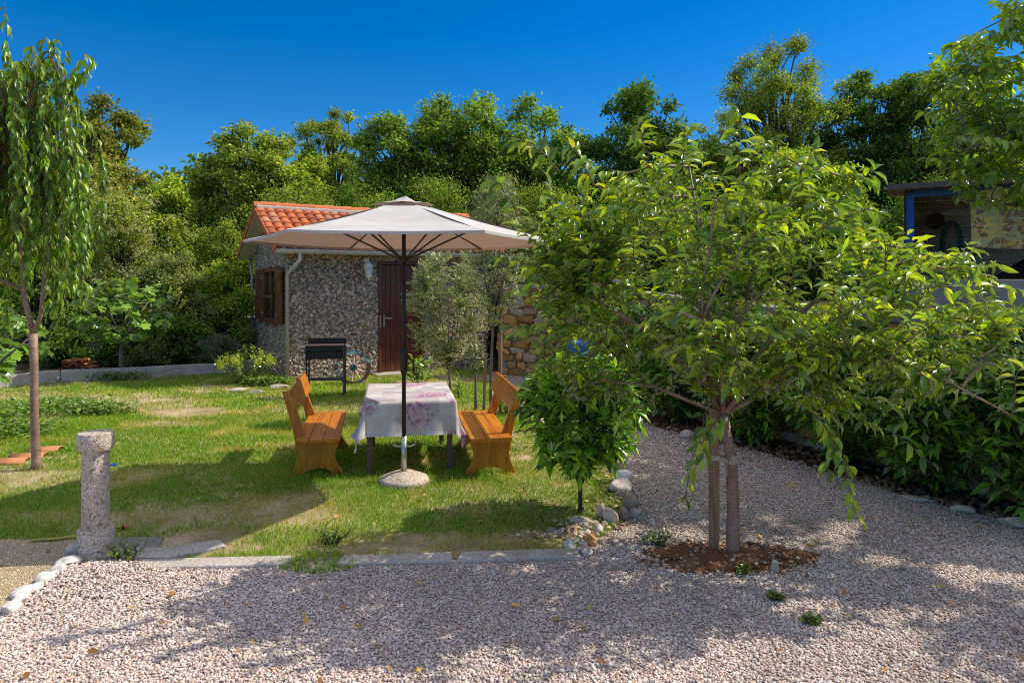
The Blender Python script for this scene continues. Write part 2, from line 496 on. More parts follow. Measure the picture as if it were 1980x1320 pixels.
GCOL = [(0.70, 0.575, 0.50), (0.76, 0.655, 0.58), (0.62, 0.49, 0.415), (0.5, 0.39, 0.335), (0.34, 0.27, 0.24), (0.66, 0.46, 0.29), (0.82, 0.75, 0.69)]
GW = [10, 9, 8, 4, 1.2, 1.4, 4]
def gravel(n, x0, x1, y0, y1, s0, s1, tmpl, rng):
    x = rng.uniform(x0, x1, n); y = rng.uniform(y0, y1, n)
    poly = [(-12, -3), (9, -3), (9, 1.0)] + BED_EDGE + [(0.9, 14.2), (-0.9, 14.2)] + PATH_EDGE[::-1] + [(0.42, 4.36), (-12, 4.36)]
    jx = x + rng.normal(0, 0.04, n); jy = y + rng.normal(0, 0.04, n)
    k = inside(jx, jy, poly) & ~inside(jx, jy, PATIO)
    k &= np.abs(x) < 0.78 * y + 0.5
    e = ((x - 1.42) / 0.52) ** 2 + ((y - 4.5) / 0.22) ** 2
    k &= e > 1.0 - 0.35 * rng.random(n)
    x, y = x[k], y[k]; n = len(x)
    s = rng.uniform(s0, s1, n) * rng.choice([1, 1, 1, 0.7, 1.25], n)
    mound = 0.05 * np.exp(-(((x + 2.55) / 0.35) ** 2 + ((y - 4.2) / 0.25) ** 2))
    z = -0.002 + s * rng.uniform(0.0, 0.5, n) + mound
    tone = (0.80 + 0.42 * fbm(x, y, 1.3, 71))[:, None] * np.where(fbm(x, y, 3.1, 75)[:, None] > .62, .9, 1.0)
    return stones_np(np.stack([x, y, z], -1), s, np.clip(pick(GCOL, GW, n, rng) * tone * np.array([.86, .87, .87]), .02, .85), tmpl, rng)
def cat_np(parts):
    V = []; T = []; K = []; b = 0
    for v, t, k in parts:
        V.append(v); T.append(t + b); K.append(k); b += len(v)
    return np.concatenate(V), np.concatenate(T), np.concatenate(K)
V, T, K = cat_np([gravel(135000, -3.6, 4.2, 2.6, 4.7, 0.0056, 0.0100, ICO1, RNG),
                  gravel(58000, 0.2, 4.6, 4.7, 6.6, 0.006, 0.0105, OCT, RNG),
                  gravel(40000, -0.9, 3.4, 6.6, 13, 0.010, 0.017, OCT, RNG)])
o = np_mesh('gravel', V, T, K, PEBBLE)
tag(o, 'loose pale pinkish crushed gravel spread over the drive and path', 'gravel', kind='stuff')

def soil_stones(n, fn, s0, s1, cols, wts, name, label):
    p = np.array([fn() for _ in range(n)]); s = RNG.uniform(s0, s1, n) ** 1.0
    p[:, 2] += s * 0.3
    V, T, K = stones_np(p, s, np.clip(pick(cols, wts, n, RNG, 0.2) * 1.35, 0, .8), ICO1, RNG)
    o = np_mesh(name, V, T, K, PEBBLE)
    return tag(o, label, 'stones', kind='stuff')

# mound of soil round the young cherry
SCOL0 = [(0.3, 0.2, 0.12), (0.42, 0.31, 0.22), (0.5, 0.4, 0.3), (0.2, 0.13, 0.08)]
def in_border():
    a = random.choice([((1085, 1035), .22, .06), ((1125, 1020), .2, .12), ((1170, 990), .12, .3), ((1190, 950), .1, .35), ((1170, 915), .16, .3)])
    p = G(*a[0]); return (p.x + random.gauss(0, .6) * a[1], p.y + random.gauss(0, .6) * a[2], 0)
soil_stones(520, in_border, 0.009, 0.03, SCOL0, [4, 4, 3, 3], 'border_rubble', 'brown rubble and chips filling the rock border at the lawn end')
mv = []; mf = []
NR, NA = 12, 48
for i in range(NR + 1):
    for k in range(NA):
        a = 2 * PI * k / NA; r = i / NR
        wob = 1 + 0.12 * math.sin(3 * a + 1) + 0.08 * math.sin(5 * a)
        x = 1.42 + 0.58 * r * wob * math.cos(a); y = 4.5 + 0.25 * r * wob * math.sin(a)
        z = 0.04 * (1 - r * r) - 0.014 * (r > 0.98) + 0.014 * mnoise.noise((x * 14, y * 14, 0)) * (r < 0.98)
        mv.append((x, y, z))
for i in range(NR):
    for k in range(NA):
        a = i * NA + k; b2 = i * NA + (k + 1) % NA
        mf.append((a, b2, b2 + NA, a + NA))
mb = MB(); mb.add(mv, mf); o = mb.build('soil_patch', SOIL, smooth=True); o['kind'] = 'structure'
def in_patch():
    a = random.uniform(0, 2 * PI); r = math.sqrt(random.random()) * 1.06
    return (1.42 + 0.6 * r * math.cos(a), 4.5 + 0.27 * r * math.sin(a), 0.032 * max(0, 1 - r * r))
SCOL = [(0.2, 0.11, 0.06), (0.34, 0.22, 0.13), (0.45, 0.36, 0.28), (0.13, 0.065, 0.035), (0.4, 0.19, 0.07)]
soil_stones(750, in_patch, 0.004, 0.017, SCOL, [5, 4, 3, 6, 1], 'soil_rubble', 'brown stony rubble on the soil round the young cherry trunk')
def in_bed():
    t = random.uniform(1.2, 6.8); i = int(t); f = t - i
    a = Vector(BED_EDGE[i]).lerp(Vector(BED_EDGE[i + 1]), f); j = min(i + 1, 6)
    b = Vector(WALL_LINE[j]).lerp(Vector(WALL_LINE[j + 1]), f)
    p = a.lerp(b, random.random() ** 1.3 * 0.95)
    return (p.x, p.y, 0.0)
soil_stones(1400, in_bed, 0.012, 0.045, [(0.12, 0.07, 0.045), (0.2, 0.13, 0.085), (0.07, 0.04, 0.025), (0.3, 0.24, 0.19)], [5, 4, 5, 1], 'bed_rubble', 'dark brown stones and litter on the soil under the laurel hedge')

def rock(name, c, size, col, seed, label=None, cat='stone', group=None, ang=0.0, sharp=0.5, parent=None):
    V, T = ICO3; V = V.copy()
    rs = np.random.default_rng(seed)
    for _ in range(int(5 + 14 * sharp)):
        n = rs.normal(size=3); n /= np.linalg.norm(n); d = rs.uniform(0.55, 0.92)
        h = V @ n; k = h > d; V[k] -= np.outer(h[k] - d, n)
    for i in range(len(V)):
        p = Vector(V[i]) * 1.6 + Vector((seed * 3.1, seed * 1.7, 0))
        V[i] *= 1 + 0.13 * mnoise.noise(p) + 0.045 * mnoise.noise(p * 3.3)
    V *= np.array(size) / 2
    V[:, 2] += size[2] * 0.36
    ca, sa = math.cos(ang), math.sin(ang)
    V = V @ np.array([[ca, sa, 0], [-sa, ca, 0], [0, 0, 1]])
    K = np.tile(np.array(col), (len(V), 1))
    o = np_mesh(name, V, T, K, ROCK, parent, smooth=sharp < 0.35)
    o.location = c
    if label: tag(o, label, cat, group)
    return o

g = 'white stones edging the patio'
ws = [(142, 1083, 42, 34, 'lumpy greyish boulder, biggest of the edging stones, touching the pillar foot'),
      (127, 1097, 44, 18, 'long flat white stone next after the lumpy boulder at the pillar'),
      (110, 1111, 30, 19, 'rounded white stone just behind the smallest oval stone of the patio edging'),
      (101, 1119, 22, 13, 'small oval white stone, smallest of the full stones edging the patio'),
      (81, 1132, 36, 25, 'tall block shaped white stone in the middle of the patio edging'),
      (61, 1147, 38, 17, 'smooth low white stone between the tall block stone and the lower pair'),
      (36, 1158, 42, 20, 'broad white stone lying behind a flatter one at the lower patio edge'),
      (32, 1169, 36, 15, 'flat white stone pressed in front of the broad one on the gravel side'),
      (13, 1188, 40, 24, 'large grey white pitted stone near the left picture edge'),
      (0, 1203, 14, 8, 'little white stone cut by the left picture edge')]
for i, (px, py, wpx, hpx, lb) in enumerate(ws):
    p = G(px, py); s = p.y / FPX
    rock('edging_stone', (p.x, p.y + wpx * s * 0.25, 0.0), (wpx * s * 1.05, wpx * s * 0.75, hpx * s * 1.15),
         (0.66, 0.63, 0.58) if i else (0.42, 0.39, 0.35), 20 + i, lb, 'stone', g, R(25 + i * 7), 0.15 if i else 0.45)

g = 'rocks bordering the lawn by the gravel path'
rk = [(1184, 916, 22, 18, (0.5, 0.46, 0.4), 'small pale stone farthest back in the rock border'),
      (1207, 932, 44, 22, (0.33, 0.34, 0.35), 'flat blue grey slab rock at the back of the rock border'),
      (1198, 948, 52, 26, (0.58, 0.5, 0.42), 'large whitish horn shaped rock on top of the border'),
      (1203, 962, 18, 20, (0.5, 0.43, 0.36), 'little pale rock tucked under the horn shaped rock'),
      (1217, 986, 32, 38, (0.36, 0.27, 0.2), 'upright brown rock leaning in the border beside the path'),
      (1229, 975, 16, 30, (0.26, 0.27, 0.28), 'dark grey sliver of rock beside the upright brown one'),
      (1226, 998, 26, 17, (0.4, 0.39, 0.38), 'rounded grey rock at the path side corner of the border'),
      (1206, 1004, 24, 24, (0.22, 0.18, 0.15), 'dark shaded rock between the brown rock and the pinkish block'),
      (1182, 1008, 38, 28, (0.48, 0.38, 0.31), 'pinkish block shaped rock with a nub on top'),
      (1163, 1002, 17, 33, (0.42, 0.34, 0.28), 'narrow upright stone left of the pinkish block rock'),
      (1124, 1011, 42, 15, (0.4, 0.34, 0.28), 'low flat brownish stone in front of the small laurel stem')]
for i, (px, py, wpx, hpx, col, lb) in enumerate(rk):
    p = G(px, py); s = p.y / FPX
    rock('border_rock', (p.x, p.y, -0.01), (wpx * s * 1.22, wpx * s * 1.0, hpx * s * 1.3), tuple(min(.75, q * 1.25) for q in col), 40 + i, lb, 'rock', g, R(i * 37), 0.75)
g = 'loose stones heaped at the end of the kerb'
hp = [(1068, 1030, 24, 14, (0.32, 0.27, 0.22), 'dull brown stone at the lawn end of the stone heap'),
      (1083, 1033, 20, 14, (0.4, 0.33, 0.3), 'grey pink stone second from the lawn end of the heap'),
      (1104, 1029, 32, 14, (0.42, 0.3, 0.2), 'flat rusty brown stone along the back of the heap'),
      (1132, 1022, 24, 14, (0.52, 0.46, 0.4), 'cream stone at the back of the heap below the flat stone'),
      (1149, 1017, 20, 13, (0.5, 0.4, 0.3), 'tan stone at the far path side of the heap'),
      (1157, 1028, 22, 17, (0.66, 0.62, 0.57), 'bright white angular stone on the path side of the heap'),
      (1168, 1018, 14, 14, (0.5, 0.42, 0.33), 'pointed tan chip above the bright white stone'),
      (1122, 1035, 14, 12, (0.55, 0.48, 0.4), 'small cream stone in the middle of the heap'),
      (1135, 1033, 18, 12, (0.56, 0.5, 0.44), 'pale stone lying between the white and the orange stone'),
      (1142, 1051, 30, 24, (0.5, 0.26, 0.1), 'orange ochre stone, most colourful of the heap'),
      (1102, 1061, 28, 22, (0.62, 0.58, 0.53), 'plump white stone at the front left of the heap'),
      (1116, 1048, 18, 12, (0.55, 0.5, 0.42), 'cream pebble right behind the plump white stone'),
      (1128, 1055, 20, 12, (0.6, 0.55, 0.49), 'white pebble between the plump stone and the orange stone'),
      (1100, 1043, 20, 11, (0.34, 0.3, 0.18), 'mossy olive stone at the left of the heap'),
      (1115, 1068, 16, 14, (0.5, 0.45, 0.4), 'grey pebble wedged beside the big front stone'),
      (1133, 1073, 32, 20, (0.44, 0.4, 0.36), 'big smooth grey stone at the very front of the heap'),
      (1260, 1012, 17, 12, (0.6, 0.56, 0.51), 'single whitish stone lying alone on the gravel path')]
for i, (px, py, wpx, hpx, col, lb) in enumerate(hp):
    p = G(px, py); s = p.y / FPX
    rock('loose_stone', (p.x, p.y, -0.005), (wpx * s * 1.1, wpx * s * 0.85, hpx * s * 1.15), col, 70 + i, lb, 'stone', None if i == 16 else g, R(i * 53), 0.4)
g = 'pale edging stones along the laurel bed'
for i, (px, py, wpx, hpx, lb) in enumerate([(1772, 966, 56, 9, 'long thin pale stone bar along the laurel bed edge'),
        (1862, 990, 40, 16, 'blocky pale stone on the bed edge between thin bar and wedge'),
        (1956, 1018, 44, 24, 'wedge shaped pale stone at the bed edge near right picture side'),
        (1330, 848, 30, 18, 'pale stone at the far end of the laurel bed edge behind the cherry'),
        (1498, 1105, 20, 30, 'upright pale stone at the right end of the cherry soil patch')]):
    p = G(px, py); s = p.y / FPX
    rock('bed_stone', (p.x, p.y, -0.005), (wpx * s * 1.1, wpx * s * 0.6, hpx * s * 1.2), (0.52, 0.47, 0.4), 95 + i, lb, 'stone', g if i < 4 else None, R(-28), 0.7)
for i, (px, py, wpx, lb) in enumerate([(462, 758, 34, 'leftmost low stone edging the yellow green spurge plant'), (495, 761, 36, 'flat stone before the spurge plant, middle of its edging'), (536, 752, 40, 'bright flat stone at the right end of the spurge edging')]):
    p = G(px, py); s = p.y / FPX
    rock('plant_edging_stone', (p.x, p.y, -0.01), (wpx * s * 1.1, wpx * s * 0.6, 0.11), (0.5, 0.44, 0.36), 120 + i, lb, 'stone', 'stones edging the spurge plant', 0.2, 0.5)

# slabs set in the ground behind the pillar
sb = MB(); sb.prism([(-2.78, 4.62), (-2.4, 4.62), (-2.47, 4.84), (-2.83, 4.84)], -0.05, 0.014, lambda u, w_, t: Vector((u, w_, t)))
tag(sb.build('paving_slab', GREYCON, bevel=0.006), 'grey paving slab lying in the shade right behind the round pillar', 'paving slab', 'paving slabs behind the kerb')
sb = MB(); sb.prism([(-2.85, 4.47), (-2.25, 4.46), (-1.95, 4.66), (-2.05, 4.78), (-2.35, 4.64), (-2.85, 4.6)], -0.05, 0.02, lambda u, w_, t: Vector((u, w_, t)))
tag(sb.build('paving_slab', CONCRETE, bevel=0.006), 'pale bent concrete slab half in sun just behind the kerb', 'paving slab', 'paving slabs behind the kerb')

# ---------------------------------------------------------------- the pillar
pp = G(185, 1083)
t = thing('stone_pillar', 'short round washed concrete pillar with a wider cap and foot, standing on the gravel edge', 'pillar', (pp.x * (pp.y + 0.1) / pp.y, pp.y + 0.1, 0))
hz = 0.815
MB().lathe([(0.110, -0.05), (0.112, 0.17), (0.106, 0.182), (0.084, 0.186)], 40).build('foot', AGG_POST, t, True)
MB().lathe([(0.083, 0.186), (0.082, 0.712)], 40).build('shaft', AGG_POST, t, True)
MB().lathe([(0.083, 0.700), (0.106, 0.706), (0.111, 0.720), (0.111, hz - 0.012), (0.103, hz), (0.0001, hz + .004)], 40, cap=False).build('cap', AGG_POST, t, True)
for o in t.children:
    e = o.modifiers.new('split', 'EDGE_SPLIT'); e.split_angle = R(40)

ICO2 = ico(2)
def face_stones(name, cells, org, ua, va, na, cols, wts, parent, rng, depth=(.25, .5), boxy=0.6, m=None, rot=.22):
    """real stones bedded in a wall face; cells = (u, v, width, height) in the plane of the face"""
    V0, T0 = ICO2
    B = np.sign(V0) * np.abs(V0) ** boxy
    n = len(cells); cells = np.array(cells); k = len(V0)
    V = B[None] * (1 + rng.normal(0, .10, (n, k, 1)))
    a = rng.normal(0, rot, n); ca, sa = np.cos(a)[:, None], np.sin(a)[:, None]
    u = V[..., 0] * cells[:, 2:3] * .5; v = V[..., 1] * cells[:, 3:4] * .5
    dn = rng.uniform(depth[0], depth[1], n)[:, None] * np.minimum(cells[:, 2:3], cells[:, 3:4])
    w_ = V[..., 2] * dn + (u * rng.normal(0, .16, (n, 1)) + v * rng.normal(0, .16, (n, 1)))
    u2 = u * ca - v * sa + cells[:, 0:1]; v2 = u * sa + v * ca + cells[:, 1:2]
    W = np.array(org)[None, None] + u2[..., None] * np.array(ua) + v2[..., None] * np.array(va) + w_[..., None] * np.array(na)
    T = T0[None] + (np.arange(n) * k)[:, None, None]
    K = np.repeat(pick(cols, wts, n, rng, .2), k, 0)
    return np_mesh(name, W.reshape(-1, 3), T.reshape(-1, 3), K, m or ROCK, parent)
def courses(L, H0, hr, wr, rng, ok=None, z0=0.0):
    out = []; z = z0
    while z < H0:
        h = rng.uniform(*hr); x = rng.uniform(-wr[1], 0)
        while x < L:
            w_ = rng.uniform(*wr); cx_, cz_ = x + w_ / 2, z + h / 2 + rng.normal(0, h * .12)
            if 0 < cx_ < L and (ok is None or ok(cx_, cz_, w_)): out.append((cx_, cz_, w_ * rng.uniform(.9, 1.05), h * rng.uniform(.85, 1.1)))
            x += w_
        z += h * .93
    return out
def scatter_cells(L, H0, sp, sz, rng, ok):
    out = []
    for i in range(int(L / sp) + 1):
        for j in range(int(H0 / sp) + 1):
            u = (i + .5 * (j % 2)) * sp + rng.normal(0, sp * .28); v = j * sp + rng.normal(0, sp * .28)
            if .01 < u < L - .01 and ok(u, v, sp):
                q = rng.uniform(*sz); out.append((u, v, q * rng.uniform(.8, 1.5), q * rng.uniform(.7, 1.0)))
    return out
# -------------------------------------------------------------------- house
STEEL = m_plain('galvanised steel', (0.55, 0.53, 0.48), 0.32, 0.85, 0.1)
HA = R(31)
HC = Vector((-4.18, 12.75, 0))
HL, HW, EAVE = 4.25, 3.2, 2.50
house = thing('stone_garden_house', 'small garden house of grey pebble stone with an orange barrel tile roof and brown door', 'house', HC, HA)
# local axes: x along the front wall, y back along the gable wall
PEB = m_stonewall('pebble cladding', 14, [(0.17, 0.14, 0.125), (0.44, 0.37, 0.315), (0.26, 0.22, 0.195), (0.62, 0.51, 0.4), (0.35, 0.30, 0.265), (0.56, 0.38, 0.21), (0.48, 0.43, 0.39)], (0.2, 0.175, 0.145), 0.045, 0.05)
RISE = 0.74; OV = 0.3
ridge_y = HW / 2
slope = math.atan2(RISE, ridge_y + 0.0)
DX0, DX1, DZ = 1.76, 2.74, 2.26
wl = MB()
fnf = lambda u, w_, tt: Vector((u, tt, w_))
T_ = 0.25
wl.prism([(0, -.1), (DX0, -.1), (DX0, DZ), (DX1, DZ), (DX1, -.1), (HL, -.1), (HL, EAVE), (0, EAVE)], 0, T_, fnf)
fng = lambda u, w_, tt: Vector((tt, u, w_))
WY0, WY1, WZ0, WZ1 = 0.55, 1.75, 1.08, 2.05
for xa, xb in ((0.0, T_), (HL - T_, HL)):
    wl.prism([(T_, -.1), (HW, -.1), (HW, EAVE), (HW / 2, EAVE + RISE), (0.25, EAVE + 0.1), (0.0 + T_, EAVE)], xa, xb, fng)
wl.prism([(T_, -.1), (HL - T_, -.1), (HL - T_, EAVE), (T_, EAVE)], HW - T_, HW, fnf)
wall_o = wl.build('wall', m_soil('grey mortar', (0.1, 0.09, 0.08), (0.17, 0.15, 0.13), (0.25, 0.22, 0.19), 8), house)
rngh = np.random.default_rng(3)
HCOL = [(0.30, 0.235, 0.185), (0.45, 0.36, 0.285), (0.36, 0.29, 0.235), (0.54, 0.44, 0.345), (0.48, 0.34, 0.2), (0.22, 0.175, 0.145)]
okf = lambda x, z, w_: (x < DX0 - .02 or x > DX1 + .02 or z > DZ + .02) and z < EAVE - .02
face_stones('pebble_facing', scatter_cells(HL, EAVE, .047, (.035, .075), rngh, okf), (0, -.002, 0), (1, 0, 0), (0, 0, 1), (0, -1, 0), HCOL, [6, 5, 8, 2, 1.8, 2], wall_o, rngh, (.10, .28), .8, rot=1.2)
okg = lambda y, z, w_: z < EAVE + RISE * (1 - abs(y - HW / 2) / (HW / 2)) - .06 and not (.72 < y < 2.04 and 1.0 < z < 2.16)
face_stones('gable_facing', scatter_cells(HW, EAVE + RISE, .047, (.035, .075), rngh, okg), (-.002, 0, 0), (0, 1, 0), (0, 0, 1), (-1, 0, 0), HCOL, [6, 5, 8, 2, 1.8, 2], wall_o, rngh, (.10, .28), .8, rot=1.2)
# roof slabs (timber deck, cream soffit) and tiles
CREAM = m_plain('cream soffit', (0.55, 0.5, 0.4), 0.7, 0, 0.08, 4)
run = ridge_y + 0.33
ls = run / math.cos(slope)
def roof_pt(x, s, h, side=0):
    """point on the roof: s metres down from the ridge, h above the deck"""
    y = ridge_y - s * math.cos(slope) - h * math.sin(slope) * -1 * -1
    z = EAVE + RISE + 0.10 - s * math.sin(slope) + h * math.cos(slope)
    if side: y = 2 * ridge_y - y
    return Vector((x, y, z))
dk = MB()
for side in (0, 1):
    vs = [roof_pt(x, s, h, side) for h in (-0.09, 0.0) for x, s in ((-OV, 0), (HL + OV, 0), (HL + OV, ls), (-OV, ls))]
    dk.add(vs, [(0, 1, 2, 3), (7, 6, 5, 4), (0, 4, 5, 1), (1, 5, 6, 2), (2, 6, 7, 3), (3, 7, 4, 0)])
roof = dk.build('roof', CREAM, house)
tl = MB()
TW = 0.19; ncol = int(round((HL + 2 * OV + 0.04) / TW)); TWs = (HL + 2 * OV + 0.04) / ncol
nrow = 7; TLs = ls / nrow
for side in (0, 1):
    for ci in range(ncol):
        for ri in range(nrow):
            x0 = -OV - 0.02 + ci * TWs
            sa, sb_ = ri * TLs - 0.03, (ri + 1) * TLs + 0.03
            base = Vector((0.56, 0.155, 0.05)) * random.uniform(0.6, 1.18)
            if random.random() < 0.16: base = Vector((0.5, 0.22, 0.11)) * random.uniform(0.7, 1.1)
            n = 7; vs = []
            jx = random.uniform(-.004, .004)
            for e, s in enumerate((sa, sb_)):
                for k in range(n + 1):
                    a = PI * k / n
                    rr = TWs * (0.48 if e == 0 else 0.53) * 0.92
                    hh = 0.02 + 0.058 * math.sin(a) + (0.0 if e == 0 else 0.028)
                    vs.append(roof_pt(x0 + TWs / 2 + jx - rr * math.cos(a), s, hh, side))
            # butt end
            for k in range(n + 1):
                v = vs[n + 1 + k]; vs.append(v + Vector((0, 0, -0.018)))
            fs = [(k, k + 1, n + 2 + k, n + 1 + k) for k in range(n)] + [(n + 1 + k, n + 2 + k, 2 * n + 3 + k, 2 * n + 2 + k) for k in range(n)]
            tl.add(vs, fs, tuple(base))
tl.build('roof_tiles', TERRACOTTA, roof, smooth=False, fix=False)
# tile edge along the left gable
vg = MB()
for side in (0, 1):
    for k in range(8):
        s0, s1 = k * ls / 8, (k + 1) * ls / 8 + 0.03
        c0 = Vector((0.5, 0.15, 0.055)) * random.uniform(0.75, 1.1)
        vs = [roof_pt(-OV - 0.03, s, h, side) for s in (s0, s1) for h in (-0.06, 0.06)] + [roof_pt(-OV + 0.005, s, h, side) for s in (s0, s1) for h in (-0.06, 0.06)]
        vg.add(vs, [(0, 2, 3, 1), (4, 5, 7, 6), (0, 1, 5, 4), (2, 6, 7, 3), (1, 3, 7, 5), (0, 4, 6, 2)], tuple(c0))
vg.build('verge_tiles', TERRACOTTA, roof)
MORTAR = m_plain('mortar', (0.55, 0.53, 0.5), 0.9, 0, 0.2, 30, 0.005)
rd = MB()
x = -OV - 0.03; k = 0
rz = EAVE + RISE + 0.10
while x < HL + OV:
    c0 = Vector((0.58, 0.17, 0.06)) * random.uniform(0.85, 1.12)
    x1 = min(x + 0.43, HL + OV + 0.03)
    n = 8; vs = []
    for e, xx in enumerate((x, x1)):
        rr = 0.105 if e == 0 else 0.122
        for q in range(n + 1):
            a = PI * q / n
            vs.append(Vector((xx, ridge_y - rr * math.cos(a), rz + 0.055 + rr * math.sin(a) * 0.95)))
    fs = [(q, q + 1, n + 2 + q, n + 1 + q) for q in range(n)]
    fs.append(tuple(range(n + 1))); fs.append(tuple(range(n + 1, 2 * n + 2)))
    rd.add(vs, fs, tuple(c0)); x += 0.4
rd.build('ridge_tiles', TERRACOTTA, roof, smooth=False)
mo = MB(); mo.box((HL / 2, ridge_y, rz + 0.035), (HL + 2 * OV - 0.01, 0.25, 0.10))
mo.build('ridge_mortar', MORTAR, roof, bevel=0.03)
# gutter and downpipes
ZINC = m_plain('zinc', (0.46, 0.47, 0.45), 0.5, 0.35, 0.12, 6)
ep = roof_pt(0, ls, 0)
gu = MB(); n = 8; vs = []
for xx in (-OV, HL + OV):
    for r_ in (0.062, 0.055):
        for q in range(n + 1):
            a = PI + PI * q / n
            vs.append(Vector((xx, ep.y - 0.045 + r_ * math.cos(a), ep.z - 0.02 + r_ * math.sin(a))))
m1 = n + 1
fs = []
for q in range(n):
    fs += [(q, q + 1, 2 * m1 + q + 1, 2 * m1 + q), (m1 + q, 3 * m1 + q, 3 * m1 + q + 1, m1 + q + 1)]
fs += [(0, 2 * m1, 3 * m1, m1), (n, m1 + n, 3 * m1 + n, 2 * m1 + n)]
for e in (0, 2 * m1):
    fs.append(tuple(e + q for q in range(m1)))
gu.add(vs, fs)
gutter = gu.build('gutter', ZINC, house, smooth=False)
gy = ep.y - 0.045
MB().tube([(0.12, gy, ep.z - .05), (0.12, gy, ep.z - .2), (0.0, gy + .1, ep.z - .36), (-0.03, -0.07, ep.z - .46), (-0.03, -0.07, 0.05)], 0.034, 12).build('downpipe', ZINC, house, True)
MB().tube([(-0.06, HW + .24, ep.z - .05), (-0.06, HW + .2, ep.z - .2), (-0.07, HW - 0.02, ep.z - .45), (-0.07, HW - 0.02, 0.05)], 0.034, 12).build('downpipe', ZINC, house, True)
# door
DOORW = m_wood('dark red door', (0.065, 0.016, 0.009), (0.13, 0.036, 0.02), (0.19, 0.06, 0.034), 0.35, axis='Z', freq=22)
fr = MB()
fr.box((DX0 + 0.03, 0.06, DZ / 2), (0.06, 0.16, DZ - .004)); fr.box((DX1 - 0.03, 0.06, DZ / 2), (0.06, 0.16, DZ - .004)); fr.box(((DX0 + DX1) / 2, 0.06, DZ - 0.03), (DX1 - DX0 - 0.124, 0.16, 0.06))
door = MB()
nb = 8; wb = (DX1 - DX0 - 0.13) / nb
for k in range(nb):
    door.box((DX0 + 0.065 + wb * (k + .5), 0.09, DZ / 2 - 0.03), (wb - 0.006, 0.05, DZ - 0.07))
door.box(((DX0 + DX1) / 2, 0.105, DZ / 2 - 0.03), (DX1 - DX0 - 0.14, 0.03, DZ - 0.08))
dr = door.build('door', DOORW, house, bevel=0.004)
fr.build('door_frame', DOORW, dr, bevel=0.006)
BRASS = m_plain('pale metal', (0.62, 0.6, 0.55), 0.3, 0.8, 0.06)
hd = MB(); hd.box((DX0 + 0.14, 0.058, 1.06), (0.035, 0.012, 0.24)); hd.tube([(DX0 + .14, 0.05, 1.12), (DX0 + .14, 0.0, 1.12), (DX0 + .155, -0.01, 1.12), (DX0 + .27, -0.012, 1.12)], 0.010, 8)
hd.build('handle', BRASS, dr)
hd = MB(); hd.box((DX0 + 0.03, -0.026, 1.06), (0.03, 0.008, 0.24)); hd.build('strike_plate', BRASS, dr)
st = MB(); st.box(((DX0 + DX1) / 2, -0.12, 0.0), (1.25, 0.36, 0.07)); st.build('doorstep', CONCRETE, house, bevel=0.01)
# window with open shutters on the gable wall
BROWN = m_wood('brown stained wood', (0.06, 0.02, 0.008), (0.16, 0.055, 0.02), (0.26, 0.10, 0.036), 0.5, axis='Z', freq=16)
GLASSM = m_plain('dark glass', (0.012, 0.013, 0.014), 0.08, 0, 0.1)
win = MB()
wy0, wy1, wz0, wz1 = 0.78, 1.98, 1.06, 2.1
for yy in (wy0, wy1): win.box((-0.02, yy, (wz0 + wz1) / 2), (0.1, 0.09, wz1 - wz0))
for zz in (wz0, wz1): win.box((-0.02, (wy0 + wy1) / 2, zz), (0.096, wy1 - wy0 + 0.09, 0.09))
win.box((-0.01, (wy0 + wy1) / 2, (wz0 + wz1) / 2), (0.05, 0.07, wz1 - wz0 - .09))
wo_ = win.build('window', BROWN, house, bevel=0.005)
gl = MB(); gl.box((-0.004, (wy0 + wy1) / 2, (wz0 + wz1) / 2), (0.02, wy1 - wy0 - .05, wz1 - wz0 - .05)); gl.build('pane', GLASSM, wo_)
for sgn in (-1, 1):
    sh = MB(); hy = wy0 - .05 if sgn < 0 else wy1 + .05
    for k in range(4):
        sh.box((-0.05 - .012 * k, hy + sgn * (0.07 + 0.142 * k), (wz0 + wz1) / 2), (0.035, 0.138, wz1 - wz0 + .04))
    for zz in (wz0 + .15, wz1 - .15):
        sh.box((-0.092, hy + sgn * .285, zz), (0.02, 0.54, 0.08), (0, 0, sgn * .085))
    so_ = sh.build('shutter', BROWN, house, bevel=0.003)
    for zz in (wz0 + .15, wz1 - .15):
        hg = MB(); hg.box((-0.085, hy + sgn * .02, zz), (.02, .03, .09)); hg.build('hinge', STEEL, so_)
bb = MB(); bb.box((-0.13, (wy0 + wy1) / 2, wz0 + 0.5), (0.03, 1.3, 0.05)); bb.build('shutter_bar', BROWN, house)
# wall lantern
WHITE = m_plain('white enamel', (0.78, 0.78, 0.76), 0.35, 0, 0.04)
lx, lz = 1.50, 2.12
la = MB()
la.tube([(lx, 0.005, lz + .16), (lx, -0.03, lz + .16)], 0.055, 14)
la.tube([(lx, -0.03, lz + .16), (lx, -0.08, lz + .2), (lx, -0.14, lz + .2), (lx, -0.16, lz + .13)], 0.014, 8)
lamp = la.build('wall_lantern', WHITE, house)
ca = MB()
for k in range(6):
    a = 2 * PI * k / 6
    ca.tube([(lx + .085 * math.cos(a), -.16 + .085 * math.sin(a), lz + .04), (lx + .05 * math.cos(a), -.16 + .05 * math.sin(a), lz - .16)], 0.007, 6)
ca.lathe([(0.11, lz + .03), (0.10, lz + .05), (0.05, lz + .11), (0.015, lz + .14)], 6, (lx, -.16, 0))
ca.lathe([(0.055, lz - .17), (0.055, lz - .15)], 6, (lx, -.16, 0)); ca.lathe([(0.006, lz - .23), (0.02, lz - .19), (0.03, lz - .17)], 8, (lx, -.16, 0))
ca.build('lantern_cage', WHITE, lamp)
gl = MB(); gl.lathe([(0.045, lz - .15), (0.077, lz + .03)], 6, (lx, -.16, 0)); gl.build('glass', m_plain('frosted glass', (0.55, 0.58, 0.6), 0.2, 0, 0.03), lamp)

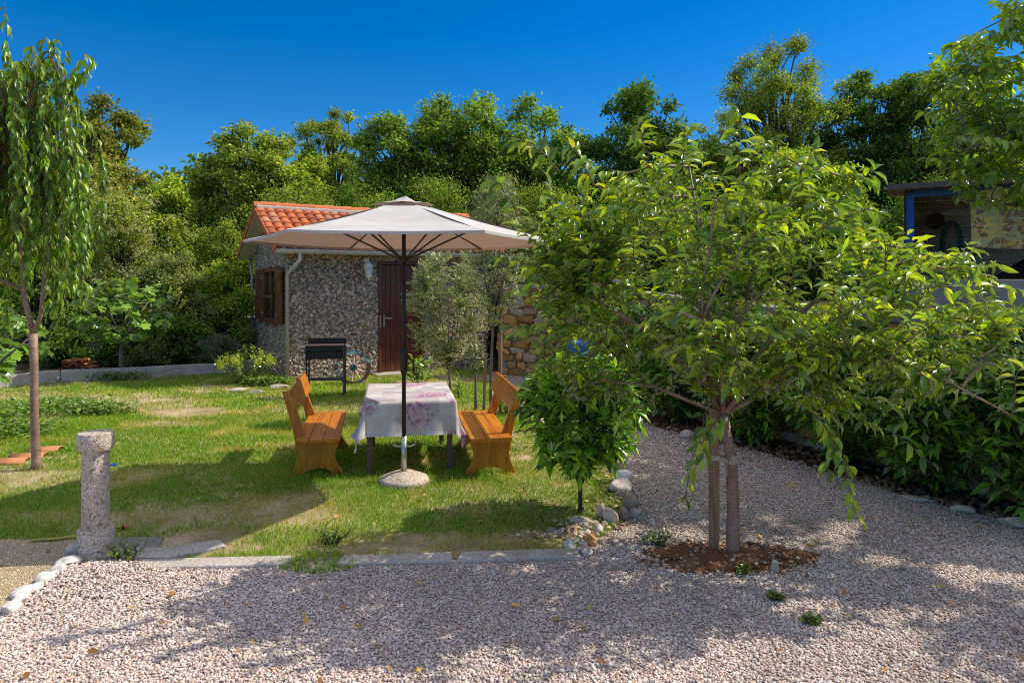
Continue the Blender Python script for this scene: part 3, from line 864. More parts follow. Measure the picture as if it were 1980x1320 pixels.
# ----------------------------------------------------------------- umbrella
UC = Vector((-0.985, 6.22, 0)); UR = 1.44; ZR, ZT = 2.2, 2.555
um = thing('patio_umbrella', 'open hexagonal off white parasol on a dark bronze pole over the table', 'parasol', UC, R(3))
m, nt, out = new_mat('parasol fabric')
wv = noise(nt, coords(nt, (300, 300, 300)), 1, 2); n2 = noise(nt, coords(nt), 3, 4)
geo = nt.nodes.new('ShaderNodeNewGeometry')
col = mix(nt, 0.25, ramp(nt, n2, [(0.3, (0.70, 0.69, 0.67)), (0.7, (0.77, 0.76, 0.74))]), ramp(nt, wv, [(0.3, 0.6), (0.7, 0.82)]))
col = mix(nt, 1.0, col, ramp(nt, noise(nt, coords(nt, (1, 1, 3)), 2.2, 6, 0.6, 0.8), [(0.3, 0.80), (0.62, 1.0)]), 'MULTIPLY')
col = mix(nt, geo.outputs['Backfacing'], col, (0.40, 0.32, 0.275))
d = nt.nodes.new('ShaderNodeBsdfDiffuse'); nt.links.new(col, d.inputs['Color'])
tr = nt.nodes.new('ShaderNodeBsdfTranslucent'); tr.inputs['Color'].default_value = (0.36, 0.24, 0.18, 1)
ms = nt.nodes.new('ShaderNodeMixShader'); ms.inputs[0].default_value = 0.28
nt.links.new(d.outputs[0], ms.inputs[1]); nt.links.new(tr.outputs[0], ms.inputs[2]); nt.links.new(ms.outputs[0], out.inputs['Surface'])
FABRIC = m
def canopy_pts(r0, r1, z0, z1, sag, nr=8, ns=8, scal=0.0):
    vs = []; fs = []
    for p in range(6):
        a0, a1 = PI / 3 * p, PI / 3 * (p + 1)
        b0 = len(vs)
        for i in range(nr + 1):
            r = r0 + (r1 - r0) * i / nr
            for k in range(ns + 1):
                u = k / ns
                x = r * ((1 - u) * math.cos(a0) + u * math.cos(a1)); y = r * ((1 - u) * math.sin(a0) + u * math.sin(a1))
                tt = (r - r0) / (r1 - r0)
                z = z0 + (z1 - z0) * tt - sag * 4 * u * (1 - u) * tt * (1.6 - tt) - scal * math.sin(PI * u) * tt
                z -= 0.02 * math.sin(PI * tt)
                vs.append((x, y, z))
        for i in range(nr):
            for k in range(ns):
                a = b0 + i * (ns + 1) + k
                fs.append((a, a + ns + 1, a + ns + 2, a + 1))
    return vs, fs
b = MB(); vs, fs = canopy_pts(0.16, UR, ZT - 0.025, ZR, 0.018); b.add(vs, fs)
hem = []
for p in range(6):
    a0, a1 = PI / 3 * p, PI / 3 * (p + 1)
    for k in range(8):
        q = []
        for kk in (k, k + 1):
            u = kk / 8; x = UR * ((1 - u) * math.cos(a0) + u * math.cos(a1)); y = UR * ((1 - u) * math.sin(a0) + u * math.sin(a1))
            z = ZR - 0.018 * 4 * u * (1 - u) * 0.6
            q.append(Vector((x, y, z)))
        b.add([q[0], q[1], q[1] * 1.0 + Vector((0, 0, -.022)), q[0] + Vector((0, 0, -.022))], [(0, 3, 2, 1)])
can = b.build('canopy', FABRIC, um, fix=False)
if sum(p.normal.z for p in can.data.polygons) < 0: can.data.flip_normals()
b = MB(); vs, fs = canopy_pts(0.02, 0.28, ZT + 0.045, ZT - 0.034, 0.0, 6, 8, -0.012)
vs = [(x, y, z + 0.012 * mnoise.noise((x * 14, y * 14, 3))) for x, y, z in vs]
b.add(vs, fs)
vt = b.build('vent_flap', FABRIC, can, smooth=True, fix=False)
if sum(p.normal.z for p in vt.data.polygons) < 0: vt.data.flip_normals()
BRONZE = m_plain('dark bronze metal', (0.045, 0.034, 0.028), 0.38, 0.5, 0.15)
MB().tube([(0, 0, 0.38), (0, 0, ZT + .05)], 0.019, 14).build('pole', BRONZE, um, True)
MB().lathe([(0.02, 2.0), (0.045, 2.0), (0.045, 2.06), (0.02, 2.06)], 14).build('runner', BRONZE, um)
cb = MB(); cb.lathe([(0.022, 0.98), (0.034, 1.02), (0.036, 1.18), (0.022, 1.22)], 14); cb.tube([(0.03, 0, 1.12), (0.085, -.01, 1.12), (0.09, -.02, 1.03)], 0.008, 8); cb.tube([(0.09, -.035, 1.03), (0.09, 0.0, 1.0)], 0.013, 8)
cb.build('crank', BRONZE, um)
for p in range(6):
    a = PI / 3 * p; ca_, sa_ = math.cos(a), math.sin(a)
    rb = MB().tube([(0.03 * ca_, 0.03 * sa_, ZT - .01), ((UR - .02) * ca_, (UR - .02) * sa_, ZR - 0.012)], 0.009, 6).build('rib', BRONZE, um)
    tmid = 0.52
    MB().tube([(0.04 * ca_, 0.04 * sa_, 2.03), (UR * tmid * ca_, UR * tmid * sa_, ZT - .01 + (ZR - ZT) * tmid)], 0.009, 6).build('strut', BRONZE, rb)
ub = thing('parasol_base', 'domed round concrete parasol base with a steel socket tube, on the grass', 'parasol base', UC)
MB().lathe([(0.225, -0.01), (0.225, 0.035), (0.21, 0.05), (0.10, 0.095), (0.03, 0.105)], 36).build('weight', AGG_POST, ub, True)
MB().tube([(0, 0, 0.1), (0, 0, 0.42)], 0.026, 14).build('socket', STEEL, ub, True)
kn = MB(); kn.tube([(0.02, 0, 0.33), (0.06, -0.01, 0.33), (0.1, 0.0, 0.345)], 0.007, 8); kn.tube([(-0.02, 0, 0.33), (-0.06, -0.01, 0.33), (-0.1, 0.0, 0.34)], 0.007, 8); kn.build('clamp_screw', STEEL, ub)

# -------------------------------------------------------------------- table
TA = R(10)
TCN = Vector((-1.075, 7.1, 0)); TWd, TLn, TZ = 0.84, 1.2, 0.685
tb = thing('garden_table', 'brown wooden legged garden table hidden under the flowered cloth', 'table', TCN, TA)
LEGM = m_plain('dull brown leg', (0.12, 0.07, 0.055), 0.6, 0, 0.2)
MB().box((0, 0, TZ - 0.02), (TWd, TLn, 0.04)).build('tabletop', LEGM, tb, bevel=0.004)
for sx in (-1, 1):
    for sy in (-1, 1):
        MB().box((sx * (TWd / 2 - .04), sy * (TLn / 2 - .05), (TZ - .04) / 2), (0.05, 0.05, TZ - .04)).build('leg', LEGM, tb, bevel=0.004)
# cloth, drawn from its own unfolded coordinates
hang = 0.33
nu, nv = 84, 104
def cloth_point(u, v_):
    qx = max(-TWd / 2 - .005, min(TWd / 2 + .005, u)); qy = max(-TLn / 2 - .005, min(TLn / 2 + .005, v_))
    ex, ey = u - qx, v_ - qy; d = math.hypot(ex, ey)
    if d < 1e-6: return Vector((qx, qy, TZ + 0.006 + 0.0015 * mnoise.noise((u * 5, v_ * 5, 0))))
    dx, dy = ex / d, ey / d
    k = min(1, d / hang)
    per = (u if abs(ey) > abs(ex) else v_)
    fold = 0.020 * math.sin(per * 15 + (1 if ex > 0 else 4)) + 0.022 * mnoise.noise((u * 3.2, v_ * 3.2, 7))
    flare = 0.012 + 0.07 * k * k * 0.4 + fold * k
    if ex and ey: flare += 0.05 * k
    rr = 0.018
    out_ = rr * math.sin(min(1, d / rr / 1.57) * PI / 2) + flare * k
    return Vector((qx + dx * out_, qy + dy * out_, TZ + 0.006 - max(0, d - 0.006) + 0.006 * k * mnoise.noise((u * 4, v_ * 4, 2))))
vs = []; uv = []
for j in range(nv + 1):
    for i in range(nu + 1):
        u = (i / nu - .5) * (TWd + 2 * hang); v_ = (j / nv - .5) * (TLn + 2 * hang)
        vs.append(cloth_point(u, v_)); uv.append((u, v_))
fs = [(j * (nu + 1) + i, j * (nu + 1) + i + 1, (j + 1) * (nu + 1) + i + 1, (j + 1) * (nu + 1) + i) for j in range(nv) for i in range(nu)]
b = MB(); b.add(vs, fs)
m, nt, out = new_mat('flowered cloth')
at = nt.nodes.new('ShaderNodeAttribute'); at.attribute_name = 'flat'
vv = at.outputs['Vector']
br = nt.nodes.new('ShaderNodeTexBrick'); nt.links.new(vv, br.inputs['Vector'])
br.inputs['Scale'].default_value = 1.0; br.inputs['Brick Width'].default_value = 0.21; br.inputs['Row Height'].default_value = 0.15; br.inputs['Mortar Size'].default_value = 0.0
br.inputs['Color1'].default_value = (0.82, 0.80, 0.77, 1); br.inputs['Color2'].default_value = (0.44, 0.39, 0.40, 1); br.offset = 0.37; br.squash = 0.6; br.squash_frequency = 3
n1 = noise(nt, vv, 14, 3)
base = mix(nt, 0.15, br.outputs['Color'], ramp(nt, n1, [(0.4, (0.8, 0.78, 0.76)), (0.6, (0.7, 0.63, 0.64))]))
fl = nt.nodes.new('ShaderNodeTexVoronoi'); fl.inputs['Scale'].default_value = 22; nt.links.new(vv, fl.inputs['Vector'])
s2 = nt.nodes.new('ShaderNodeSeparateColor'); nt.links.new(fl.outputs['Color'], s2.inputs[0])
pink = ramp(nt, s2.outputs[0], [(0, (0.60, 0.32, 0.48)), (0.45, (0.72, 0.50, 0.62)), (0.7, (0.45, 0.18, 0.34)), (1, (0.56, 0.38, 0.62))])
pink = mix(nt, ramp(nt, fl.outputs['Distance'], [(0.05, 1), (0.22, 0)]), pink, (0.33, 0.08, 0.15))
cl = voro(nt, vv, 2.7, 'F1', 'Distance', 0.7)
cl = math_(nt, 'ADD', cl, math_(nt, 'MULTIPLY_ADD', noise(nt, vv, 30, 2), 0.35, -0.175))
petals = math_(nt, 'MULTIPLY', ramp(nt, cl, [(0.43, 1), (0.48, 0)]), ramp(nt, fl.outputs['Distance'], [(0.60, 1), (0.64, 0)]))
c = mix(nt, petals, base, pink)
tw = voro(nt, vv, 5.0, 'DISTANCE_TO_EDGE')
tm = math_(nt, 'MULTIPLY', ramp(nt, tw, [(0.006, 1), (0.02, 0)]), ramp(nt, cl, [(0.36, 1), (0.5, 0)]))
c = mix(nt, tm, c, (0.12, 0.09, 0.09))
ds = nt.nodes.new('ShaderNodeBsdfDiffuse'); nt.links.new(c, ds.inputs['Color'])
tr = nt.nodes.new('ShaderNodeBsdfTranslucent'); nt.links.new(c, tr.inputs['Color'])
ms = nt.nodes.new('ShaderNodeMixShader'); ms.inputs[0].default_value = 0.22
gz = nt.nodes.new('ShaderNodeBsdfGlossy'); gz.inputs['Roughness'].default_value = 0.35
m2 = nt.nodes.new('ShaderNodeMixShader'); m2.inputs[0].default_value = 0.05
nt.links.new(ds.outputs[0], ms.inputs[1]); nt.links.new(tr.outputs[0], ms.inputs[2])
nt.links.new(ms.outputs[0], m2.inputs[1]); nt.links.new(gz.outputs[0], m2.inputs[2]); nt.links.new(m2.outputs[0], out.inputs['Surface'])
clo = b.build('tablecloth', m, smooth=True)
a = clo.data.attributes.new('flat', 'FLOAT_VECTOR', 'POINT')
a.data.foreach_set('vector', np.array([(u + 3, v_ + 3, 0) for u, v_ in uv], dtype=np.float32).ravel())
clo.location = TCN; clo.rotation_euler = (0, 0, TA)
tag(clo, 'pale patchwork tablecloth with pink blossoms draped over the garden table', 'tablecloth')

# ------------------------------------------------------------------ benches
PINE = m_wood('varnished pine', (0.33, 0.10, 0.008), (0.56, 0.2, 0.014), (0.72, 0.30, 0.03), 0.32, axis='Z', freq=9)
PINE_S = m_wood('varnished pine plank', (0.33, 0.10, 0.008), (0.56, 0.2, 0.014), (0.72, 0.30, 0.03), 0.30, axis='Y', freq=9)
def arc(x0, z0, x1, z1, bulge, n=7):
    pts = []
    for i in range(1, n):
        t_ = i / n; pts.append((x0 + (x1 - x0) * t_ + bulge * math.sin(PI * t_), z0 + (z1 - z0) * t_))
    return pts
def make_bench(label):
    """faces +x; runs along y"""
    t = thing('bench', label, 'bench', (0, 0, 0), 0, 'varnished benches at the garden table')
    SZ = 0.345
    prof = [(-0.235, 0.0), (-0.235, 0.035)] + arc(-0.235, 0.035, -0.2, SZ, 0.035) + [(-0.2, SZ), (0.185, SZ), (0.185, SZ - .07)]
    prof += arc(0.185, SZ - .07, 0.235, 0.035, -0.05) + [(0.235, 0.035), (0.235, 0.0), (0.13, 0.0)]
    for i in range(1, 12):
        a = PI * i / 12
        prof.append((0.13 * math.cos(a), 0.075 * math.sin(a) ** 0.8))
    prof.append((-0.13, 0.0))
    for yy in (-0.53, 0.53):
        pn = MB(); pn.prism(prof, yy - 0.024, yy + 0.024, lambda u, w_, tt: Vector((u, tt, w_))); pn.build('side_panel', PINE, t, bevel=0.005)
        ps = MB(); lean = 0.34
        q = [(-0.20, 0.20), (-0.10, 0.345), (-0.115, 0.385), (-0.255, 0.80), (-0.325, 0.80), (-0.215, 0.385)]
        ps.prism(q, yy * 0.945 - 0.02, yy * 0.945 + 0.02, lambda u, w_, tt: Vector((u, tt, w_))); ps.build('back_post', PINE, t, bevel=0.006)
    for k, (xc, wd) in enumerate(((0.125, 0.155), (-0.02, 0.125), (-0.145, 0.115))):
        pass
    st = MB()
    for xc, wd in ((0.135, 0.148), (-0.003, 0.12), (-0.126, 0.118)):
        st.box((xc, 0, SZ + 0.021), (wd, 1.40, 0.038))
    st.build('seat', PINE_S, t, bevel=0.007)
    rl = MB(); rl.box((0.16, 0, SZ - 0.035), (0.03, 1.01, 0.065)); rl.box((-0.10, 0, SZ - .05), (0.03, 1.01, 0.09)); rl.build('seat_rail', PINE_S, t, bevel=0.004)
    bk = MB(); ang = -math.atan2(0.14, 0.415)
    bk.box((-0.218, 0, 0.72), (0.034, 1.36, 0.20), (0, ang, 0)); bk.build('backrest', PINE_S, t, bevel=0.01)
    return t
def copy_tree(o, parent=None):
    c = o.copy(); C.objects.link(c)
    if parent is not None: c.parent = parent
    for ch in list(o.children): copy_tree(ch, c)
    return c
b1 = make_bench('left varnished pine bench, its seat turned to the right towards the table')
b2 = copy_tree(b1)
b2['label'] = 'right varnished pine bench, backed by the small laurel and turned left to the table'
b1.location = (-1.93, 6.95, 0); b1.rotation_euler.z = R(11)
b2.location = (-0.30, 7.0, 0); b2.rotation_euler.z = R(180 + 10)

# ----------------------------------------------------------------- barbecue
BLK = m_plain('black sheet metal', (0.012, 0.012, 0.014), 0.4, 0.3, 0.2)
GALV = m_plain('grey shelf metal', (0.06, 0.065, 0.08), 0.35, 0.5, 0.15)
bq = thing('barbecue', 'black charcoal barbecue on thin legs with a low shelf before the house wall', 'barbecue', (-2.98, 10.95, 0), R(10))
BW, BD = 0.60, 0.32
fb = MB()
for zz in (0.80, 0.67):
    pass
fb.box((0, 0, 0.63), (BW, BD, 0.015)); fb.box((0, -BD / 2, 0.685), (BW, 0.012, 0.11)); fb.box((0, BD / 2, 0.78), (BW, 0.012, 0.30))
fb.box((-BW / 2, 0, 0.71), (0.012, BD - .014, 0.15)); fb.box((BW / 2, 0, 0.71), (0.012, BD - .014, 0.15))
fb.build('firebox', BLK, bq)
gr_ = MB(); gr_.box((0, -.02, 0.835), (BW - .04, 0.30, 0.008)); gr_.build('grill', m_plain('rusty grill', (0.16, 0.1, 0.075), 0.5, 0.5, 0.35, 40), bq)
fp = MB(); fp.box((0, -BD / 2 - .012, 0.79), (BW, 0.012, 0.075)); fp.box((0, -BD / 2 - .02, 0.64), (BW - .02, 0.02, 0.02)); fp.build('wind_guard', BLK, bq)
for sx in (-1, 1):
    hm = MB(); hm.tube([(sx * .3, -.06, 0.83), (sx * .38, -.06, 0.80), (sx * .44, -.10, 0.86)], 0.009, 8); hm.tube([(sx * .3, .06, 0.83), (sx * .38, .06, 0.80)], 0.009, 8); hm.tube([(sx * .385, .08, 0.80), (sx * .44, -.12, 0.87)], 0.013, 8)
    hm.build('handle', STEEL, bq)
    for sy in (-1, 1):
        MB().tube([(sx * (BW / 2 - .015), sy * (BD / 2 + .01), 0.84), (sx * (BW / 2 - .015), sy * (BD / 2 + .01), 0.0)], 0.014, 8).build('leg', BLK if sx < 0 else GALV, bq)
sf = MB(); sf.box((0, 0, 0.29), (BW - .02, BD, 0.012)); sf.box((0, -BD / 2, 0.3), (BW - .02, 0.012, 0.035)); sf.build('shelf', GALV, bq)
# --------------------------------------------------------------- wagon wheel
FLAKE = bpy.data.materials.new('flaked wheel paint'); FLAKE.use_nodes = True
nt = FLAKE.node_tree; nt.nodes.clear(); out = nt.nodes.new('ShaderNodeOutputMaterial')
n1 = noise(nt, coords(nt), 6, 5); n2 = noise(nt, coords(nt), 40, 4)
c = mix(nt, ramp(nt, n1, [(0.5, 0), (0.56, 1)]), ramp(nt, n2, [(0.3, (0.04, 0.012, 0.009)), (0.7, (0.10, 0.033, 0.026))]), (0.08, 0.34, 0.38))
bsdf(nt, out, c, 0.75, n2, 0.004)
TEAL = m_plain('faded teal paint', (0.03, 0.11, 0.12), 0.6, 0, 0.4, 20)
SPOKE = m_plain('bleached red spoke', (0.72, 0.5, 0.43), 0.8, 0, 0.35, 25)
wp = G(684, 744)
wh = thing('wagon_wheel', 'old wooden wagon wheel with teal hub leaning beside the barbecue', 'wagon wheel', (wp.x, wp.y, 0), R(24))
WR = 0.315; tilt = R(-10)
wm = Matrix.Translation((0, 0, 0)) @ Matrix.Rotation(tilt, 4, 'X') @ Matrix.Translation((0, 0, WR))
def wheel_part(name, mb_, mm, sm=False):
    mb_.v = [tuple(wm @ Vector(v)) for v in mb_.v]
    return mb_.build(name, mm, wh, sm)
b = MB(); n = 40
vs = []; fs = []
for k in range(n):
    a = 2 * PI * k / n
    for r_, yy in ((WR - .062, -.03), (WR, -.03), (WR, .03), (WR - .062, .03)):
        vs.append((r_ * math.cos(a), yy, r_ * math.sin(a)))
for k in range(n):
    for q in range(4):
        fs.append((k * 4 + q, k * 4 + (q + 1) % 4, ((k + 1) % n) * 4 + (q + 1) % 4, ((k + 1) % n) * 4 + q))
b.add(vs, fs); wheel_part('rim', b, FLAKE)
b = MB(); b.tube([(0, -.10, 0), (0, -.06, 0), (0, .06, 0), (0, .10, 0)], [0.045, 0.062, 0.062, 0.045], 16); hb = wheel_part('hub', b, TEAL)
b = MB(); b.tube([(0, -.104, 0), (0, -.1, 0)], [0.026, 0.026], 12); wheel_part('dark_hub_disc', b, BLK)  # solid black disc on the hub; its colour stands in for a hole's shade
for k in range(10):
    a = 2 * PI * (k + .3) / 10
    b = MB(); b.tube([(0.05 * math.cos(a), 0, 0.05 * math.sin(a)), ((WR - .03) * math.cos(a), 0, (WR - .03) * math.sin(a))], [0.018, 0.013], 8); wheel_part('spoke', b, SPOKE)

# ------------------------------------------------------------------ leaf kit
def nrm(a):
    return a / (np.linalg.norm(a, axis=-1, keepdims=True) + 1e-9)
def leaf_template(kind):
    if kind == 'full':     # folded, drooping, pointed oval
        v = [(0, 0, 0), (.28, .40, .13), (.28, 0, -.02), (.28, -.40, .13), (.64, .38, .06), (.64, 0, -.09), (.64, -.38, .04), (1, 0, -.30)]
        t = [(0, 2, 1), (0, 3, 2), (1, 2, 5), (1, 5, 4), (2, 3, 6), (2, 6, 5), (4, 5, 7), (5, 6, 7)]
    elif kind == 'mid':
        v = [(0, 0, 0), (.45, .5, .05), (.5, 0, -.04), (.45, -.5, .05), (1, 0, -.1)]
        t = [(0, 2, 1), (0, 3, 2), (1, 2, 4), (2, 3, 4)]
    elif kind == 'fig':
        prof = [(0, 0), (.12, .30), (.02, .52), (.30, .42), (.42, .30), (.62, .50), (.78, .34), (.74, .16), (1, 0)]
        v = [(x, y, -.12 * x * x + .1 * abs(y)) for x, y in prof] + [(x, -y, -.12 * x * x + .1 * abs(y)) for x, y in prof[1:-1]] + [(.5, 0, -.05)]
        c_ = len(v) - 1; ring = list(range(9)) + list(range(len(v) - 2, 8, -1))
        t = [(c_, ring[(i + 1) % len(ring)], ring[i]) for i in range(len(ring))]
    else:
        v = [(0, 0, 0), (.5, .5, .08), (.5, -.5, .08), (1, 0, -.06)]
        t = [(0, 2, 1), (1, 2, 3)]
    return np.array(v, float), np.array(t)
TPL = {k: leaf_template(k) for k in ('full', 'mid', 'fig', 'lite')}
def leaves_np(Pn, A, Nn, L, W, K, kind):
    v, t = TPL[kind]
    A = nrm(A); B = nrm(np.cross(Nn, A)); Nn = np.cross(A, B)
    V = Pn[:, None] + A[:, None] * (v[None, :, 0:1] * L[:, None, None]) + B[:, None] * (v[None, :, 1:2] * W[:, None, None]) + Nn[:, None] * (v[None, :, 2:3] * L[:, None, None])
    T = t[None] + (np.arange(len(Pn)) * len(v))[:, None, None]
    return V.reshape(-1, 3), T.reshape(-1, 3), np.repeat(K, len(v), 0)
def leaf_cols(n, cols, wts, rng, var=0.18):
    return pick(cols, wts, n, rng, var)

def curve(p0, p1, sag, n=6, wob=0.0, rng=None):
    """bowed path between two points, lifted (sag < 0) or hanging (sag > 0)"""
    p0 = np.asarray(p0, float); p1 = np.asarray(p1, float)
    s = np.linspace(0, 1, n)[:, None]
    q = p0 + (p1 - p0) * s
    q[:, 2:3] -= sag * np.linalg.norm(p1 - p0) * 4 * s * (1 - s)
    if wob and rng is not None:
        q[1:-1] += rng.normal(0, wob, (n - 2, 3))
    return q

def in_env(env, n, rng, shell=0.0):
    """random points in a union of ellipsoids (c, r); shell pushes them outward"""
    vol = np.array([r[0] * r[1] * r[2] for c_, r in env]); vol /= vol.sum()
    k = rng.choice(len(env), n, p=vol)
    d = nrm(rng.normal(size=(n, 3))); rr = rng.random(n) ** (1 / 3.0)
    rr = shell + (1 - shell) * rr
    c_ = np.array([e[0] for e in env])[k]; r = np.array([e[1] for e in env])[k]
    return c_ + d * r * rr[:, None]

def grow(name_wood, name_leaf, parent, rng, trunk, limbs, env, n_sec, n_twig, leaf, wood_m, twig_m, leaf_m,
         twig_len=0.4, n_leaf=12, lift=-0.12, shell=0.3, r_limb=0.03, twig_r=0.004, droop=0.5, sec_r=0.010, keep=None, up_shift=0.0):
    """limbs by hand, side branches and twigs reach from the nearest wood to points of the crown"""
    wood = MB()
    for pts, rr in trunk: wood.tube(pts, rr, 10)
    nodes = []
    for pts, r0, r1 in limbs:
        pts = np.asarray(pts, float)
        rs = np.linspace(r0, r1, len(pts)); wood.tube(pts, list(rs), 8)
        for a, b_ in zip(pts[:-1], pts[1:]):
            for s in np.linspace(0, 1, 5)[:-1]: nodes.append(a + (b_ - a) * s)
        nodes.append(pts[-1])
    limb_nodes = np.array(nodes)
    base = limb_nodes[0]
    secs = in_env(env, n_sec, rng, shell * 0.6)
    for s_ in secs:
        d = np.linalg.norm(limb_nodes - s_, axis=1) + 0.35 * np.maximum(0, np.linalg.norm(limb_nodes - base, axis=1) - np.linalg.norm(s_ - base))
        q = limb_nodes[np.argmin(d)]
        path = curve(q, s_, lift, 6, 0.012 * twig_len / 0.4, rng)
        wood.tube(path, list(np.linspace(sec_r, sec_r * 0.5, 6)), 6)
        nodes += list(path[1:])
    nodes = np.array(nodes)
    tips = in_env(env, n_twig, rng, shell)
    if keep is not None: tips = tips[keep(tips)]
    tw = MB()
    LP, LA, LN = [], [], []
    for tp in tips:
        tp = tp + np.array([0, 0, rng.uniform(0, up_shift)])
        d = np.linalg.norm(nodes - tp, axis=1)
        q = nodes[np.argmin(np.abs(d - twig_len * 0.75) + 0.4 * (nodes[:, 2] > tp[2] + 0.1))] if (d < twig_len * 1.3).any() else nodes[np.argmin(d)]
        path = curve(q, tp, lift, 6, 0.01 * twig_len / 0.4, rng)
        tw.tube(path, list(np.linspace(twig_r, twig_r * 0.5, 6)), 4, False)
        ln = np.linalg.norm(np.diff(path, axis=0), axis=1); cum = np.concatenate([[0], np.cumsum(ln)])
        total = cum[-1]
        s = np.linspace(max(0, total - twig_len), total, n_leaf) + rng.normal(0, 0.008, n_leaf)
        s = np.clip(s, 0, total)
        pos = np.stack([np.interp(s, cum, path[:, i]) for i in range(3)], -1)
        dr = nrm(np.stack([np.gradient(path[:, i]) for i in range(3)], -1))
        tg = nrm(np.stack([np.interp(s, cum, dr[:, i]) for i in range(3)], -1))
        side = nrm(np.cross(tg, np.array([0, 0, 1.0]) + rng.normal(0, 0.25, 3)))
        alt = np.where(np.arange(n_leaf) % 2 == 0, 1.0, -1.0)[:, None]
        ax = tg * 0.55 + side * alt * rng.uniform(0.5, 1.0, (n_leaf, 1)) + np.array([0, 0, -droop]) + rng.normal(0, 0.22, (n_leaf, 3))
        ax[-1] = tg[-1] + np.array([0, 0, -droop * .4])
        nn = np.array([0, 0, 1.0]) + rng.normal(0, 0.35, (n_leaf, 3)) + side * alt * 0.25
        LP.append(pos); LA.append(ax); LN.append(nn)
    LP, LA, LN = map(np.concatenate, (LP, LA, LN)); n = len(LP)
    L = rng.uniform(leaf['l'][0], leaf['l'][1], n); W = L * rng.uniform(leaf['w'][0], leaf['w'][1], n)
    K = leaf_cols(n, leaf['c'], leaf['cw'], rng)
    V, T, K = leaves_np(LP, LA, LN, L, W, K, leaf.get('t', 'full'))
    wood.build(name_wood, wood_m, parent, True, fix=False)
    return leafy(name_leaf, V, T, K, leaf_m, tw, twig_m, parent)

# ------------------------------------------------------------- young cherry
rng = np.random.default_rng(5)
cp = G(1417, 1072)
ch = thing('cherry_tree', 'young cherry tree with a wide leafy crown, staked in the gravel', 'tree')
fk = P(1398, 800, cp.y)
cx, cy = cp.x, cp.y
trunk = [([(cx, cy, -0.03), (cx, cy, 0.06), (cx + .002, cy, 0.3), (cx - .01, cy, 0.62), tuple(fk)], [0.055, 0.046, 0.041, 0.037, 0.034])]
fx, fy, fz = fk
def limb(pts): return [(fx, fy, fz)] + [(fx + a, fy + b_, c_) for a, b_, c_ in pts]
limbs = [(limb([(-.12, .02, 1.12), (-.45, -.05, 1.45), (-.85, -.1, 1.7), (-1.2, -.12, 1.9)]), 0.022, 0.007),
         (limb([(-.03, .05, 1.25), (-.1, .1, 1.75), (-.15, .1, 2.3), (-.2, .1, 2.6)]), 0.024, 0.006),
         (limb([(.12, .0, 1.2), (.4, -.05, 1.55), (.75, -.05, 1.8), (1.15, -.1, 1.95), (1.7, -.15, 1.85)]), 0.024, 0.006),
         (limb([(.1, -.1, 1.1), (.35, -.35, 1.3), (.7, -.5, 1.35), (1.1, -.6, 1.25), (1.45, -.65, 1.05)]), 0.02, 0.005),
         (limb([(.08, .15, 1.25), (.2, .5, 1.65), (.35, .8, 2.0), (.5, .95, 2.2)]), 0.02, 0.006),
         (limb([(-.08, .2, 1.2), (-.35, .5, 1.5), (-.7, .75, 1.7), (-1.0, .9, 1.8)]), 0.02, 0.006),
         (limb([(-.05, -.15, 1.15), (-.2, -.5, 1.45), (-.35, -.75, 1.6), (-.5, -.9, 1.65)]), 0.018, 0.005),
         (limb([(.2, .1, 1.0), (.6, .2, 1.3), (1.1, .25, 1.55), (1.6, .3, 1.6), (2.0, .25, 1.5)]), 0.02, 0.005),
         (limb([(-.15, -.05, 1.0), (-.5, -.2, 1.15), (-.85, -.25, 1.2), (-1.05, -.25, 1.1)]), 0.016, 0.005),
         (limb([(.1, .05, 1.4), (.2, .0, 1.9), (.25, -.05, 2.35), (.3, -.05, 2.65)]), 0.018, 0.005)]
env = [((fx - .05, fy, 1.78), (1.15, 1.0, .72)), ((fx + .75, fy, 1.58), (1.0, .9, .60)), ((fx - .75, fy + .1, 1.62), (.72, .8, .62)),
       ((fx - .15, fy, 2.25), (.8, .6, .42)), ((fx + 1.35, fy, 1.42), (.85, .7, .34)), ((fx + .6, fy - .5, 1.2), (.4, .3, .35)), ((fx - .72, fy, 2.15), (.55, .5, .42)), ((fx + .45, fy, 2.2), (.6, .5, .42)), ((fx - 1.0, fy, 1.55), (.5, .5, .5)), ((fx - 1.12, fy - .1, 1.95), (.42, .4, .4)), ((fx - .95, fy + .1, 1.2), (.4, .4, .35)), ((fx + .05, fy - .45, 1.35), (.75, .28, .36)), ((fx - .75, fy - .25, 1.2), (.4, .3, .3)), ((fx + .5, fy - .4, 1.15), (.5, .3, .3))]
leafC = dict(l=(0.06, 0.122), w=(0.33, 0.44), t='full', c=[(0.075, 0.14, 0.013), (0.047, 0.095, 0.015), (0.12, 0.18, 0.013), (0.155, 0.20, 0.014), (0.03, 0.068, 0.016)], cw=[8, 7, 4, 1.0, 6])
grow('trunk', 'crown', ch, rng, trunk, limbs, env, 110, 720, leafC, BARK_CHERRY, TWIG, LEAF_CHERRY, 0.40, 14, -0.06, 0.45, droop=0.16,
     keep=lambda q: ~((q[:, 2] < 0.95) & (np.abs(q[:, 0] - fx) < 0.4)), up_shift=.12)
